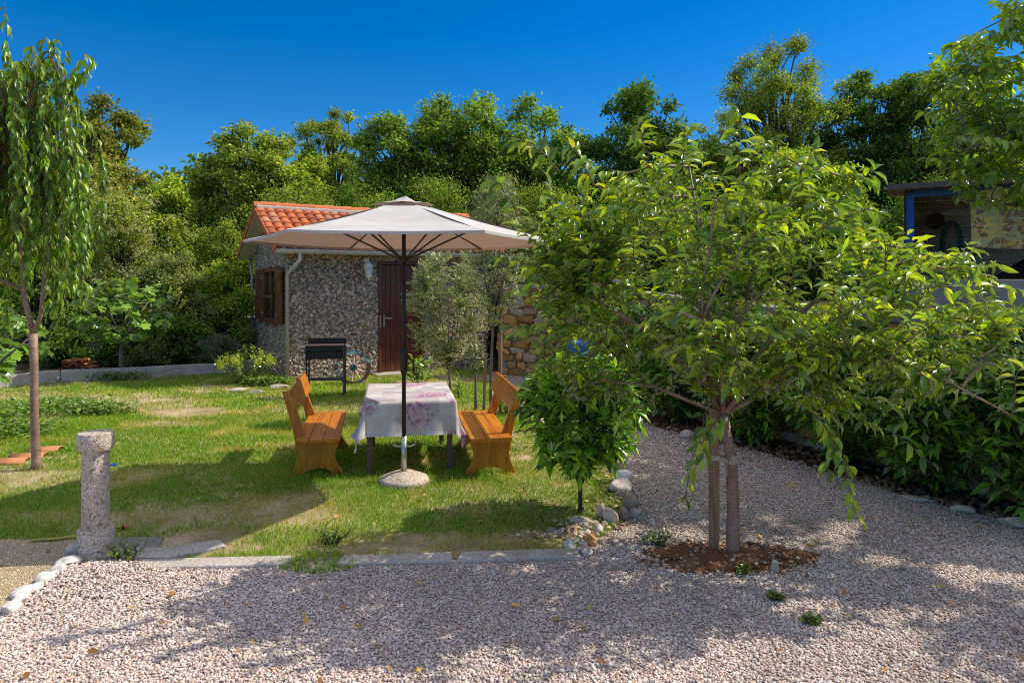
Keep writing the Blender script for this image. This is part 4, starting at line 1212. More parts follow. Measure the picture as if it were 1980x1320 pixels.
# single shoots that stand out of the crown
for pa, pb in (((1370, 790), (1325, 965)), ((1400, 800), (1345, 900)), ((1600, 820), (1655, 995)), ((1570, 800), (1800, 895)), ((1690, 700), (1950, 660)), ((1640, 760), (1600, 905)), ((1560, 790), (1640, 900)), ((1720, 560), (1900, 520)), ((1440, 330), (1495, 270)), ((1430, 340), (1425, 215)), ((1080, 330), (1000, 270)), ((1250, 320), (1235, 240)), ((1620, 390), (1690, 330)), ((1000, 420), (955, 350)), ((1500, 560), (1770, 480)), ((1560, 640), (1840, 610)), ((1650, 620), (1970, 560)), ((1600, 700), (1860, 760)), ((1550, 470), (1700, 410)), ((1150, 360), (1105, 285)), ((1320, 330), (1332, 250)), ((1530, 380), (1575, 290)), ((1700, 660), (1900, 720))):
    d0 = cy - 0.35 + rng.uniform(-.2, .2)
    a = np.array(P(pa[0], pa[1], d0 + .1)); b_ = np.array(P(pb[0], pb[1], d0)); lw = MB(); LP = []; LA = []
    path = curve(a, b_, -0.12, 7, 0.008, rng); lw.tube(path, list(np.linspace(.005, .002, 7)), 5, False)
    for q, s in enumerate(np.linspace(0.1, 1, 15)):
        i = s * 6; k = min(5, int(i)); p = path[k] + (path[k + 1] - path[k]) * (i - k); tg = nrm(path[k + 1] - path[k])
        sd = nrm(np.cross(tg, (0.2, -1, .3))) * (1 if q % 2 else -1)
        LP.append(p); LA.append(tg * .6 + sd * .7 + np.array([0, 0, -.5]) + rng.normal(0, .2, 3))
    LP = np.array(LP); n = len(LP); L = rng.uniform(.08, .13, n)
    V, T, K = leaves_np(LP, np.array(LA), np.array([0, -.5, 1.0]) + rng.normal(0, .4, (n, 3)), L, L * .46, leaf_cols(n, leafC['c'], leafC['cw'], rng), 'full')
    leafy('shoot', V, T, K, LEAF_CHERRY, lw, TWIG, ch)
sp_ = G(1383, 1071)
STAKE = m_wood('weathered stake', (0.15, 0.085, 0.045), (0.32, 0.195, 0.11), (0.46, 0.30, 0.18), 0.75, axis='Z', freq=20)
st = MB(); st.box((0, 0, 0.56), (0.062, 0.05, 1.22)); o = st.build('wooden_stake', STAKE, bevel=0.006); o.location = (sp_.x, sp_.y + .03, 0)
tag(o, 'square weathered wooden stake tied beside the young cherry trunk', 'stake')
tz = 0.64
tie = MB()
for k in range(4): tie.lathe([(0.036, tz - .03 + .014 * k), (0.039, tz - .023 + .014 * k), (0.036, tz - .016 + .014 * k)], 14, (cx - .01, cy, 0), False)
tie.tube([(cx - .04, cy - .02, tz), (sp_.x + .04, sp_.y, tz - .01)], 0.008, 6); tie.tube([(cx - .04, cy + .02, tz + .01), (sp_.x + .04, sp_.y + .05, tz)], 0.008, 6)
tie.box((sp_.x, sp_.y + .03, tz), (0.07, 0.058, 0.03)); tie.tube([(cx - .05, cy - .04, tz), (cx - .055, cy - .045, tz - .1)], 0.003, 5)
tag(tie.build('tree_tie', m_plain('pale webbing', (0.5, 0.42, 0.3), 0.9, 0, 0.2, 40)), 'pale cloth band tying the cherry trunk to its stake', 'tree tie')

# --------------------------------------------------------------- laurels
leafL = dict(l=(0.09, 0.15), w=(0.34, 0.42), t='mid', c=[(0.035, 0.095, 0.014), (0.05, 0.13, 0.018), (0.09, 0.19, 0.02), (0.025, 0.06, 0.012)], cw=[6, 5, 3, 4])
leafLb = dict(leafL, c=[(0.05, 0.125, 0.014), (0.08, 0.18, 0.018), (0.15, 0.26, 0.025), (0.03, 0.07, 0.012)], cw=[6, 5, 4, 3])
def laurel(base, r, h, label, group, seed, nt_=170, leaf=leafL, stem=0.32, pr='laurel_shrub'):
    rng = np.random.default_rng(seed)
    t = thing(pr, label, 'shrub', (0, 0, 0), 0, group)
    x, y, z = base
    limbs = [([(x, y, z + stem * .6), (x + r * .4 * math.cos(a), y + r * .4 * math.sin(a), z + h * .5), (x + r * .6 * math.cos(a), y + r * .6 * math.sin(a), z + h * .85)], 0.014, 0.005) for a in np.arange(5) * 2 * PI / 5 + rng.random()]
    env = [((x, y, z + stem + (h - stem) * .45), (r, r, (h - stem) * .52)), ((x, y, z + h * .75), (r * .7, r * .7, h * .27))]
    grow('stem', 'foliage', t, rng, [([(x, y, z - .03), (x, y, z + stem), (x, y, z + h * .7)], [0.018, 0.015, 0.008])], limbs, env, 24, nt_, leaf, BARK_DARK, TWIG, LEAF_LAUREL,
         0.28, 12, -0.2, 0.5, twig_r=.003, droop=0.05)
    return t
sbp = G(1122, 992)
laurel((sbp.x, sbp.y, 0), 0.50, 1.27, 'small round laurel bush on a thin stem at the lawn edge among border rocks', None, 3, 250, leafLb, 0.36, 'laurel_bush')
lp = [((4.05, 5.15), 0.6, 1.5, 'laurel at the right picture edge of the hedge before the stone wall'),
      ((3.68, 5.95), 0.58, 1.45, 'laurel with bare lower stem right of the thin pale stone bar'),
      ((3.3, 6.75), 0.58, 1.5, 'laurel between the bare stemmed one and the hedge middle'),
      ((2.75, 7.75), 0.62, 1.5, 'dark laurel of the hedge seen just right of the cherry trunk'),
      ((2.2, 8.9), 0.62, 1.5, 'dark laurel of the hedge seen behind the cherry trunk'),
      ((1.75, 10.3), 0.6, 1.5, 'farthest laurel of the hedge beside the end of the gravel path'),
      ((4.7, 4.3), 0.6, 1.5, 'nearest laurel of the hedge, mostly outside the right picture edge')]
for i, ((x, y), r, h, lb) in enumerate(lp):
    laurel((x, y, 0), r, h, lb, 'laurels of the hedge before the stone wall', 30 + i, 300, stem=.14)

# ------------------------------------------------------------ retaining wall
RUBBLE = m_stonewall('rubble wall', 4.6, [(0.28, 0.18, 0.1), (0.52, 0.26, 0.08), (0.42, 0.33, 0.25), (0.58, 0.33, 0.12), (0.36, 0.28, 0.22)], (0.24, 0.16, 0.1), 0.035, 0.07, squash=(1, 1, 1.5))
TZt = 1.42
def wall_run(pts, ztops, thick, name, m, label, cap=None):
    b = MB(); cpb = MB()
    P2 = [Vector((x, y, 0)) for x, y in pts]
    nr = []
    for i in range(len(P2)):
        d = (P2[min(i + 1, len(P2) - 1)] - P2[max(i - 1, 0)]).normalized()
        nr.append(Vector((d.y, -d.x, 0)))
    for i in range(len(P2) - 1):
        a, c_ = P2[i], P2[i + 1]; na, nc = nr[i] * thick, nr[i + 1] * thick
        za, zc = ztops[i], ztops[i + 1]
        vs = [a + Vector((0, 0, -.1)), c_ + Vector((0, 0, -.1)), c_ + nc + Vector((0, 0, -.1)), a + na + Vector((0, 0, -.1)), a + Vector((0, 0, za)), c_ + Vector((0, 0, zc)), c_ + nc + Vector((0, 0, zc)), a + na + Vector((0, 0, za))]
        b.add(vs, [(0, 1, 5, 4), (4, 5, 6, 7), (2, 3, 7, 6), (0, 3, 2, 1)] + ([(0, 4, 7, 3)] if i == 0 else []) + ([(1, 2, 6, 5)] if i == len(P2) - 2 else []))
        o1, o2 = a - nr[i] * .04, c_ - nr[i + 1] * .04
        vs = [o1 + Vector((0, 0, za + .002)), o2 + Vector((0, 0, zc + .002)), c_ + nc * 1.1 + Vector((0, 0, zc + .002)), a + na * 1.1 + Vector((0, 0, za + .002))]
        vs += [v + Vector((0, 0, .07)) for v in vs]
        cpb.add(vs, [(3, 2, 1, 0), (4, 5, 6, 7), (0, 1, 5, 4), (2, 3, 7, 6), (1, 2, 6, 5), (3, 0, 4, 7)])
    t = thing(name, label, 'wall')
    ms_ = b.build('masonry', m, t)
    rw = np.random.default_rng(len(pts)); cols_ = [(0.50, 0.25, 0.08), (0.40, 0.29, 0.19), (0.28, 0.18, 0.1), (0.46, 0.37, 0.28), (0.55, 0.33, 0.13)] if 'retaining' in name else [(0.48, 0.42, 0.35), (0.36, 0.3, 0.24), (0.56, 0.5, 0.43)]
    for i in range(len(P2) - 1):
        a, c_ = P2[i], P2[i + 1]; L_ = (c_ - a).length; ua = (c_ - a) / L_; na = Vector((-ua.y, ua.x, 0)); zm = (ztops[i] + ztops[i + 1]) / 2
        cells = courses(L_, zm - .06, (.11, .24), (.14, .42), rw)
        face_stones('stone_facing', cells, tuple(a), tuple(ua), (0, 0, 1), tuple(na), cols_, [4, 4, 3, 3, 2][:len(cols_)], ms_, rw, (.10, .22), .42)
    cpb.build('coping', GREYCON, t, bevel=0.01)
    return t
zt = [1.40, 1.40, 1.42, 1.42, 1.45, 1.5, 1.6, 1.72, 1.72]
wall_run([(x, y) for x, y in WALL_LINE], zt, 0.3, 'retaining_wall', m_soil('brown mortar', (0.13, 0.085, 0.05), (0.22, 0.15, 0.09), (0.3, 0.21, 0.14), 6), 'rubble stone retaining wall of orange and brown stones behind the hedge')
sheet('terrace', [(x + .3, y + .05) for x, y in WALL_LINE[:-1]] + [(-0.1, 14.0), (-0.1, 19), (40, 19), (40, -3), (8, -3)], 1.38, EARTH)
# low concrete parapet on the terrace
lo = MB(); lo.box((9.6, 10.7, 1.63), (7.8, 0.2, 0.5)); tag(lo.build('parapet_wall', GREYCON, bevel=0.01), 'low plain grey concrete parapet on the terrace before the shed', 'wall')
# ------------------------------------------------------------------ the shed
BLUE = m_plain('blue paint', (0.012, 0.10, 0.42), 0.5, 0, 0.2)
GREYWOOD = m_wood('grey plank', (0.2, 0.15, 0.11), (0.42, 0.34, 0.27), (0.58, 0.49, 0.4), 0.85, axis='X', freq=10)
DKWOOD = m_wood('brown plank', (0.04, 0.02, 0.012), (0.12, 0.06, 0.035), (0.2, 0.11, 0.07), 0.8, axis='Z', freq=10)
SHD = 13.2
sx0 = (1752 - 990) / FPX * SHD; zr = H - (368 - HY) / FPX * SHD
SRZ = R(-31)
def in_shed(x, y, z): return (sx0 + x * math.cos(SRZ) - y * math.sin(SRZ), SHD + x * math.sin(SRZ) + y * math.cos(SRZ), z)
shd = thing('plank_shed', 'open fronted plank shed with blue corner posts and a flat roof on the terrace', 'shed', (sx0, SHD, 1.38), SRZ)
zz = zr - 1.38
for xx in (0.07, 3.6):
    MB().box((xx, 0, zz / 2 - .03), (0.13, 0.1, zz - .06)).build('post', BLUE, shd, bevel=0.004)
MB().box((1.83, 0, zz - 0.09), (3.38, 0.09, 0.12)).build('beam', BLUE, shd, bevel=0.004)
pl = MB()
for k in range(9): pl.box((1.0, 1.6, 0.14 + k * .27), (2.1, 0.03, 0.262))
pl.build('plank_wall', GREYWOOD, shd, bevel=0.004)
pl = MB()
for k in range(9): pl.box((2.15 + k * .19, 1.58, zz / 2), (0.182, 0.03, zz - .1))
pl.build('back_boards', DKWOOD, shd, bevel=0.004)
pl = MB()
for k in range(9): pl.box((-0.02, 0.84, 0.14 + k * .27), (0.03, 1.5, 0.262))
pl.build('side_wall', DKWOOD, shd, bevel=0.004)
rf = MB()
for k in range(40):
    x0 = -0.35 + k * .115
    rf.box((x0 + .057, 0.65, zz + 0.05 + (.012 if k % 2 else 0)), (0.114, 2.6, 0.03), (R(3), 0, 0))
rf.build('roof', m_plain('grey roof sheet', (0.4, 0.38, 0.36), 0.6, 0, 0.15), shd)
fi = MB(); fi.box((1.9, -0.64, zz - 0.0), (4.4, 0.03, 0.10)); fi.build('fascia', m_plain('dark fascia', (0.1, 0.085, 0.07), 0.7), shd)
# camouflage tarp
m, nt, out = new_mat('camouflage cloth'); v = coords(nt, (1, 1, 1))
n1 = noise(nt, v, 3.2, 2, 0.5, 1.8); n2 = noise(nt, coords(nt, (1, 1, 1.4), rot=(0, .4, .3)), 3.6, 2, 0.5, 2.2)
c = mix(nt, ramp(nt, n1, [(0.48, 0), (0.5, 1)], 'CONSTANT'), (0.52, 0.47, 0.22), (0.30, 0.18, 0.10))
c = mix(nt, ramp(nt, n2, [(0.0, 0), (0.50, 1), (0.575, 0)], 'CONSTANT'), c, (0.85, 0.56, 0.12))
bsdf(nt, out, c, 0.85, n1, 0.01)
b = MB(); nx_, nz_ = 40, 22; vs = []
for j in range(nz_ + 1):
    for i in range(nx_ + 1):
        u = i / nx_; q = j / nz_
        vs.append((1.02 + 2.9 * u + 0.03 * q * (1 - u), -0.08 - .05 * math.sin(u * 17 + q) * (0.3 + q) - .04 * mnoise.noise((u * 6, q * 4, 0)), zz - .1 - q * (1.03 + .05 * math.sin(u * 6))))
b.add(vs, [(j * (nx_ + 1) + i, j * (nx_ + 1) + i + 1, (j + 1) * (nx_ + 1) + i + 1, (j + 1) * (nx_ + 1) + i) for j in range(nz_) for i in range(nx_)])
o = b.build('camouflage_tarp', m, smooth=True); o.location = (sx0, SHD, 1.38); o.rotation_euler = (0, 0, SRZ)
tag(o, 'camouflage tarp in olive, brown and ochre hanging from the shed roof', 'tarp')
# things in the shed
hs = MB()
for k in range(4):
    hs.tube([(0.14 * (1 + .12 * k) * math.cos(a), 0.02 * k, 0.45 * (1 + .05 * k) * math.sin(a)) for a in np.linspace(0, 2 * PI, 22)], 0.018, 6, False)
o = hs.build('hose_coil', m_plain('green hose', (0.02, 0.09, 0.05), 0.5)); o.location = in_shed(.78, 1.48, 2.6); o.rotation_euler = (0, 0, SRZ)
tag(o, 'coil of green garden hose hanging on the planks inside the shed', 'hose')
bs = MB(); bs.lathe([(0.02, 0.0), (0.13, 0.01), (0.17, 0.05), (0.17, 0.09), (0.15, 0.09), (0.12, 0.04)], 20)
o = bs.build('round_basket', DKWOOD); o.rotation_euler = (R(90), 0, SRZ); o.location = in_shed(.5, 1.57, zr - .5)
tag(o, 'round dark brown basket hanging on the pale shed planks', 'basket')
def blob_heap(c, r, h, seed):
    vs = []; fs = []; n, mm = 28, 8
    for i in range(mm + 1):
        for k in range(n):
            a = 2 * PI * k / n; q = i / mm
            rr = r * (1 - q ** 1.5 * .98); x, y = rr * math.cos(a), rr * .5 * math.sin(a)
            vs.append((c[0] + x, c[1] + y, c[2] + h * q + .05 * mnoise.noise((x * 4 + seed, y * 4, q * 3))))
    for i in range(mm):
        for k in range(n):
            a = i * n + k; b_ = i * n + (k + 1) % n; fs.append((a, b_, b_ + n, a + n))
    b = MB(); b.add(vs, fs); return b
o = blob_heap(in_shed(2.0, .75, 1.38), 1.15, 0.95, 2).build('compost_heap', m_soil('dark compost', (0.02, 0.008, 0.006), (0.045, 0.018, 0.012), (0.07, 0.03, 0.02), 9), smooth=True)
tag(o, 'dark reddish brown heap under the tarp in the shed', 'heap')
# pale boards lying on the wall behind the cherry
for i, (px, py, ln, lb) in enumerate([(1150, 541, 1.0, 'upper of the pale boards lying on the wall top behind the cherry'), (1165, 549, 1.3, 'lower of the pale boards lying on the wall top behind the cherry')]):
    p = P(px, py, 12.9); b = MB(); b.box((0, 0, 0), (ln, 0.14, 0.045)); o = b.build('pale_board', GREYWOOD, bevel=.004); o.location = (p.x, p.y + .12 * i, 1.86 - .05 * i + .002); o.rotation_euler = (0, R(2 * i), R(-28))
    tag(o, lb, 'board', 'pale boards on the wall top')
# blue barrel behind the laurel
bp = Vector((1.15, 11.2, 0))
br_ = MB(); br_.lathe([(0.22, 0.0), (0.25, 0.02), (0.27, 0.25), (0.285, 0.27), (0.27, 0.29), (0.28, 0.55), (0.295, 0.57), (0.28, 0.59), (0.26, 0.8), (0.23, 0.86), (0.21, 0.88)], 28, bp)
tag(br_.build('blue_barrel', m_plain('blue plastic', (0.012, 0.13, 0.36), 0.35), smooth=True), 'blue ribbed plastic barrel half hidden by leaves before the stone wall', 'barrel')

# ------------------------------------------------------------ weeping cherry
rng = np.random.default_rng(8)
wc = thing('weeping_cherry_tree', 'weeping cherry tree with curtains of hanging leaves at the left of the lawn', 'tree')
wb = G(70, 907); wx, wy = wb.x, wb.y
tr_ = MB()
fkz = 1.32
tr_.tube([(wx, wy, -.03), (wx, wy, .08), (wx - .02, wy, .6), (wx - .02, wy, 1.0), (wx - .03, wy, fkz)], [.052, .042, .037, .036, .04], 12)
tr_.tube([(wx - .03, wy, fkz), (wx - .12, wy, 1.7), (wx - .14, wy, 2.2), (wx - .2, wy + .02, 2.8), (wx - .22, wy, 3.4), (wx - .15, wy, 3.8)], [.028, .024, .022, .02, .016, .01], 10)
tr_.tube([(wx - .03, wy, fkz), (wx + .06, wy - .02, 1.5), (wx + .08, wy, 1.9), (wx + .1, wy, 2.6), (wx + .12, wy, 3.3)], [.025, .02, .017, .013, .008], 10)
tr_.tube([(wx - .14, wy, 1.75), (wx - .4, wy - .1, 1.9), (wx - .9, wy - .2, 2.0)], [.02, .016, .01], 8)
strands = []
bund = [(rng.uniform(0, 2 * PI), (0.1 + 0.9 * rng.random() ** .6), rng.uniform(2.95, 4.0), rng.uniform(.9, 2.0)) for _ in range(34)]
for k in range(125):
    a, rr, z0, ln = bund[k % 34]
    a += rng.normal(0, .16); rr = np.clip(rr + rng.normal(0, .12), .05, 1.2); z0 = z0 + rng.normal(0, .12) - .3 * rr; ln = ln * rng.uniform(.6, 1.1)
    rx = rr * 0.70
    o0 = np.array([wx - .12, wy, z0 - .25 - .3 * rr])
    apex = np.array([wx - .2 + rx * math.cos(a) * .8, wy + rx * math.sin(a) * .8, z0 + .12])
    end = np.array([wx - .2 + rx * math.cos(a) * 1.04, wy + rx * math.sin(a) * 1.04, max(1.3, z0 - ln)])
    if end[0] > wx + .1: end[2] = max(end[2], 1.5 + 0.5 * rng.random())
    t1 = np.linspace(0, 1, 6)[:, None]
    up = o0 * (1 - t1) ** 2 + 2 * t1 * (1 - t1) * np.array([(o0[0] + apex[0]) / 2, (o0[1] + apex[1]) / 2, apex[2] + .15]) + apex * t1 ** 2
    t2 = np.linspace(0, 1, 9)[1:, None]
    dn = apex * (1 - t2) ** 2 + 2 * t2 * (1 - t2) * np.array([end[0], end[1], apex[2] - .02]) + end * t2 ** 2
    path = np.concatenate([up, dn]); path[6:] += np.cumsum(rng.normal(0, .013, (8, 3)), 0)
    strands.append(path)
# a few stiff shoots above the crown
for px, py, d0 in ((115, 55, 0), (185, 105, 0), (60, 85, .3), (8, 5, -.2), (20, 110, -.3), (150, 130, .1), (90, 60, .1), (165, 100, -.1), (40, 120, 0), (130, 95, .2)):
    e = np.array(P(px, py, wy + d0)); s0 = np.array([wx - .1, wy + d0 * .5, 2.9])
    strands.append(curve(s0, e, -0.03, 8, .015, rng)); 
tw = MB(); LP = []; LA = []; LN = []
for path in strands:
    tw.tube(path, list(np.linspace(.006, .002, len(path))), 4, False)
    ln = np.linalg.norm(np.diff(path, axis=0), axis=1); cum = np.concatenate([[0], np.cumsum(ln)]); tot = cum[-1]
    n = int(tot / 0.034)
    s = np.sort(rng.uniform(.25 * tot, tot, n))
    pos = np.stack([np.interp(s, cum, path[:, i]) for i in range(3)], -1)
    out_ = rng.normal(size=(n, 3)); out_[:, 2] = 0; out_ = nrm(out_)
    LP.append(pos); LA.append(out_ * rng.uniform(.3, 1.1, (n, 1)) + np.array([0, 0, -.9])); LN.append(out_ + np.array([0, 0, .4]) + rng.normal(0, .3, (n, 3)))
LP, LA, LN = map(np.concatenate, (LP, LA, LN)); n = len(LP); L = rng.uniform(.075, .13, n)
tr_.build('trunk', BARK_CHERRY, wc, True, fix=False)
V, T, K = leaves_np(LP, LA, LN, L, L * rng.uniform(.36, .46, n), leaf_cols(n, [(0.09, 0.17, 0.018), (0.06, 0.125, 0.018), (0.14, 0.22, 0.022), (0.04, 0.085, 0.016)], [6, 6, 3, 4], rng), 'full')
leafy('crown', V, T, K, LEAF_WEEP, tw, TWIG, wc)

# ------------------------------------------------------------------- figs
leafF = dict(l=(0.14, 0.22), w=(0.8, 0.95), t='fig', c=[(0.06, 0.125, 0.022), (0.09, 0.17, 0.028), (0.04, 0.085, 0.02)], cw=[5, 4, 4])
def fig(base, h, r, label, seed, trunk_h, nt_, env=None):
    rng = np.random.default_rng(seed); x, y, z = base
    t = thing('fig_tree', label, 'tree', (0, 0, 0), 0, 'young fig trees at the left')
    limbs = [([(x, y, z + trunk_h), (x + r * .5 * math.cos(a), y + r * .4 * math.sin(a), z + trunk_h + (h - trunk_h) * .35), (x + r * .9 * math.cos(a), y + r * .7 * math.sin(a), z + trunk_h + (h - trunk_h) * .6)], .02, .008) for a in np.arange(6) * PI / 3 + .3]
    env = env or [((x, y, z + trunk_h + (h - trunk_h) * .5), (r, r * .8, (h - trunk_h) * .5))]
    grow('trunk', 'foliage', t, rng, [([(x, y, z - .05), (x - .02, y, z + trunk_h * .5), (x, y, z + trunk_h)], [.05, .04, .035])], limbs, env, 16, nt_, leafF, BARK_GREY, BARK_GREY, LEAF_LAUREL, .3, 7, -.1, .4, twig_r=.006, droop=.55)
fb_ = G(236, 733)
fig((fb_.x, fb_.y, 0), 2.0, 0.95, 'young fig tree with a pale trunk before the low kerb wall', 61, 0.75, 62)
fig((-6.35, 7.9, 0), 1.75, 0.85, 'fig tree with big lobed leaves cut by the left picture edge', 62, 0.5, 40)

# ------------------------------------------------------------------- olives
leafO = dict(l=(0.055, 0.085), w=(0.22, 0.28), t='lite', c=[(0.13, 0.16, 0.07), (0.19, 0.22, 0.115), (0.28, 0.31, 0.19), (0.08, 0.105, 0.04)], cw=[6, 5, 3, 4])
def olive(base, h, r, label, seed, th, nt_, lean=0.0):
    rng = np.random.default_rng(seed); x, y, z = base
    t = thing('olive_tree', label, 'tree', (0, 0, 0), 0, 'young olive trees by the house')
    limbs = [([(x + lean * .3, y, z + th), (x + lean * .6 + r * .35 * math.cos(a), y + r * .35 * math.sin(a), z + th + (h - th) * .4), (x + lean + r * .6 * math.cos(a), y + r * .6 * math.sin(a), z + th + (h - th) * .8)], .014, .005) for a in np.arange(6) * PI / 3 + rng.random()]
    env = [((x + lean * .7, y, z + th + (h - th) * .48), (r, r, (h - th) * .45)), ((x + lean, y, z + h * .8), (r * .6, r * .6, h * .2))]
    grow('trunk', 'foliage', t, rng, [([(x, y, z - .03), (x, y, z + th * .5), (x + lean * .3, y, z + th), (x + lean * .6, y, z + h * .7)], [.022, .02, .017, .006])], limbs, env, 26, nt_, leafO, BARK_GREY, BARK_GREY, LEAF_OLIVE,
         .4, 26, .02, .35, twig_r=.003, droop=-.35)
ob = G(868, 762); olive((ob.x + .02, ob.y, 0), 2.5, 0.78, 'olive tree with the bushy crown in front of the brown door', 71, .38, 640, -.06)
ob2 = G(953, 800); olive((ob2.x - .03, ob2.y, 0), 3.45, 0.5, 'tallest olive tree, tied to the long stake right of the door', 72, 1.2, 330, .1)
ob3 = G(932, 800); olive((ob3.x - .1, ob3.y + .2, 0), 1.2, 0.2, 'smallest olive sapling with sparse twigs behind the table', 73, .5, 22)
stk = MB(); stk.tube([(0, 0, -.05), (0.01, 0, 1.75)], 0.026, 10); o = stk.build('pole_stake', STAKE); o.location = (ob2.x + .1, ob2.y, 0)
tag(o, 'long round grey stake beside the tallest olive tree', 'stake')
stk = MB(); stk.tube([(0, 0, -.05), (0.03, 0, .85)], 0.02, 10); o = stk.build('pole_stake', STAKE); o.location = (ob3.x + .02, ob3.y, 0)
tag(o, 'short round stake beside the smallest olive sapling', 'stake')

# ------------------------------------------------------- tree at the right
rng = np.random.default_rng(14)
rt = thing('broadleaf_tree', 'leafy tree overhanging from the right picture edge in front of the shed', 'tree')
bx_, by_ = 6.35, 7.4
limbs = [([(bx_, by_, 2.4), (bx_ - .5, by_ - .1, 3.1), (bx_ - 1.1, by_ - .2, 3.4), (bx_ - 1.6, by_ - .2, 3.2)], .05, .01),
         ([(bx_, by_, 2.6), (bx_ - .3, by_, 3.8), (bx_ - .6, by_, 4.8)], .05, .012), ([(bx_, by_, 2.6), (bx_ + .4, by_ + .2, 3.8), (bx_ + .8, by_ + .2, 4.6)], .05, .012),
         ([(bx_, by_, 2.4), (bx_ - .3, by_ - 1.0, 3.2), (bx_ - .6, by_ - 2.2, 3.5)], .05, .012), ([(bx_, by_, 2.4), (bx_ - .5, by_ + .4, 2.7), (bx_ - 1.3, by_ + .3, 2.75)], .035, .01)]
env = [((bx_ - .45, by_, 3.9), (1.35, 1.2, 1.2)), ((bx_ - 1.1, by_ - .1, 3.25), (.75, .8, .6)), ((bx_ - .1, by_ - .3, 5.0), (1.0, .9, .8)), ((bx_ - .3, by_ - 2.2, 3.6), (.9, .9, .8)), ((bx_ - .6, by_ - 3.3, 3.3), (.7, .6, .5))]
leafR = dict(l=(0.10, 0.16), w=(0.46, 0.56), t='full', c=[(0.075, 0.15, 0.02), (0.05, 0.105, 0.018), (0.12, 0.20, 0.022), (0.035, 0.075, 0.016)], cw=[6, 6, 3, 4])
grow('trunk', 'crown', rt, rng, [([(bx_, by_, 1.3), (bx_, by_, 1.9), (bx_, by_, 2.6)], [.10, .085, .07])], limbs, env, 90, 620, leafR, BARK_GREY, BARK_GREY, LEAF_CHERRY, .45, 12, -.08, .3, twig_r=.005, droop=.5)

# ------------------------------------------------------------------- forest
def forest_tree(name, label, cat, base, top, hw, dep, cols, wts, seed, n_leaf=12000, leaf=(0.13, 0.2), clumps=24, crown_bot=0.12, group=None, sparse=0.0, spots=None, lw=(.5, .75), csize=1.0, wood=BARK_DARK, flower=None):
    rng = np.random.default_rng(seed); x, y, z = base; h = top - z
    t = thing(name, label, cat, (0, 0, 0), 0, group)
    zb = z + h * crown_bot; cz = (zb + top) / 2; rz_ = (top - zb) / 2
    d = rng.normal(size=(clumps, 3)); d = d / (np.abs(d) ** 3).sum(1, keepdims=True) ** (1 / 3.0)
    d[:, 1] = np.where(rng.random(clumps) < .7, -np.abs(d[:, 1]), d[:, 1])
    rr = rng.uniform(0.25, 1.0, clumps) ** .6 * .92
    cc = np.array([x, y, cz]) + d * rr[:, None] * np.array([hw, dep, rz_])
    egg = 1 - 0.25 * ((cc[:, 2] - cz) / rz_)
    cc[:, 0] = x + (cc[:, 0] - x) * egg
    cr = rng.uniform(.5, 1.3, clumps) * (hw * hw * rz_ / clumps) ** (1 / 3.0) * 1.0 * csize
    # wood
    wd = MB(); tx = x + rng.uniform(-.1, .1) * hw
    wd.tube([(tx, y, z - .1), (tx + .05 * hw, y, z + h * .3), (x, y, z + h * .75)], [.035 * h * .6 + .03, .03 * h * .5 + .02, .02], 8)
    for q, r_ in zip(cc, cr):
        s0 = np.array([x, y, z + min(h * .75, max(h * .12, (q[2] - z) * .55))])
        wd.tube(curve(s0, q, -.08, 5, .04 * hw, rng), list(np.linspace(.02 * h * .35 + .008, .008, 5)), 5, False)
        if sparse:
            for _ in range(9):
                e = q + nrm(rng.normal(size=3)) * r_ * .85; wd.tube(curve(q, e, -.05, 4, .02, rng), [.012, .009, .006, .004], 4, False)
    wgt = cr ** 2; wgt = wgt / wgt.sum()
    k = rng.choice(clumps, n_leaf, p=wgt)
    dd = nrm(rng.normal(size=(n_leaf, 3)))
    lump = 0.75 + 0.45 * np.sin(dd[:, 0] * 5.1 + k * 1.7) * np.sin(dd[:, 1] * 4.3 + k) * np.sin(dd[:, 2] * 4.7 + k * .6) + rng.normal(0, .12, n_leaf)
    rad = (rng.random(n_leaf) ** .45) * np.clip(lump, .3, 1.5)
    pos = cc[k] + dd * (cr[k] * rad)[:, None] * np.array([1.1, 1.1, .85])
    pos = pos[pos[:, 2] > z + .02]; m_ = len(pos); k = k[:m_]; dd = dd[:m_]
    ax = dd * .5 + rng.normal(0, .7, (m_, 3)) + np.array([0, 0, -.2]); nn = dd * .6 + np.array([.1, -.1, .7]) + rng.normal(0, .5, (m_, 3))
    L = rng.uniform(leaf[0], leaf[1], m_); K = leaf_cols(m_, cols, wts, rng, .2)
    tone = rng.uniform(.7, 1.25, (clumps, 1)); K = K * tone[k]
    V, T, K = leaves_np(pos, ax, nn, L, L * rng.uniform(lw[0], lw[1], m_), K, 'lite')
    wd.build('trunk', wood, t, True, fix=False)
    np_mesh('crown', V, T, K, LEAF_FAR, t)
    if flower:
        nfl, fc, frac = flower
        k2 = rng.choice(clumps, nfl); up = nrm(rng.normal(size=(nfl, 3)) + np.array([0, -.6, .7]))
        fp_ = cc[k2] + up * (cr[k2] * 1.02)[:, None]
        fp_ = fp_[(fp_[:, 2] > zb + (top - zb) * frac)]
        rep = 16; q = np.repeat(fp_, rep, 0) + rng.normal(0, .045, (len(fp_) * rep, 3)); n2 = len(q)
        V, T, K = leaves_np(q, rng.normal(size=(n2, 3)), rng.normal(size=(n2, 3)), rng.uniform(.03, .06, n2), rng.uniform(.02, .04, n2), pick([fc], [1], n2, rng, .15), 'lite')
        np_mesh('blossom', V, T, K, LEAF_FAR, t)
    return t
GR = [(0.075, 0.125, 0.022), (0.05, 0.09, 0.018), (0.11, 0.155, 0.028), (0.03, 0.055, 0.012)]
OL = [(0.10, 0.135, 0.025), (0.07, 0.10, 0.02), (0.14, 0.17, 0.03), (0.04, 0.06, 0.014)]
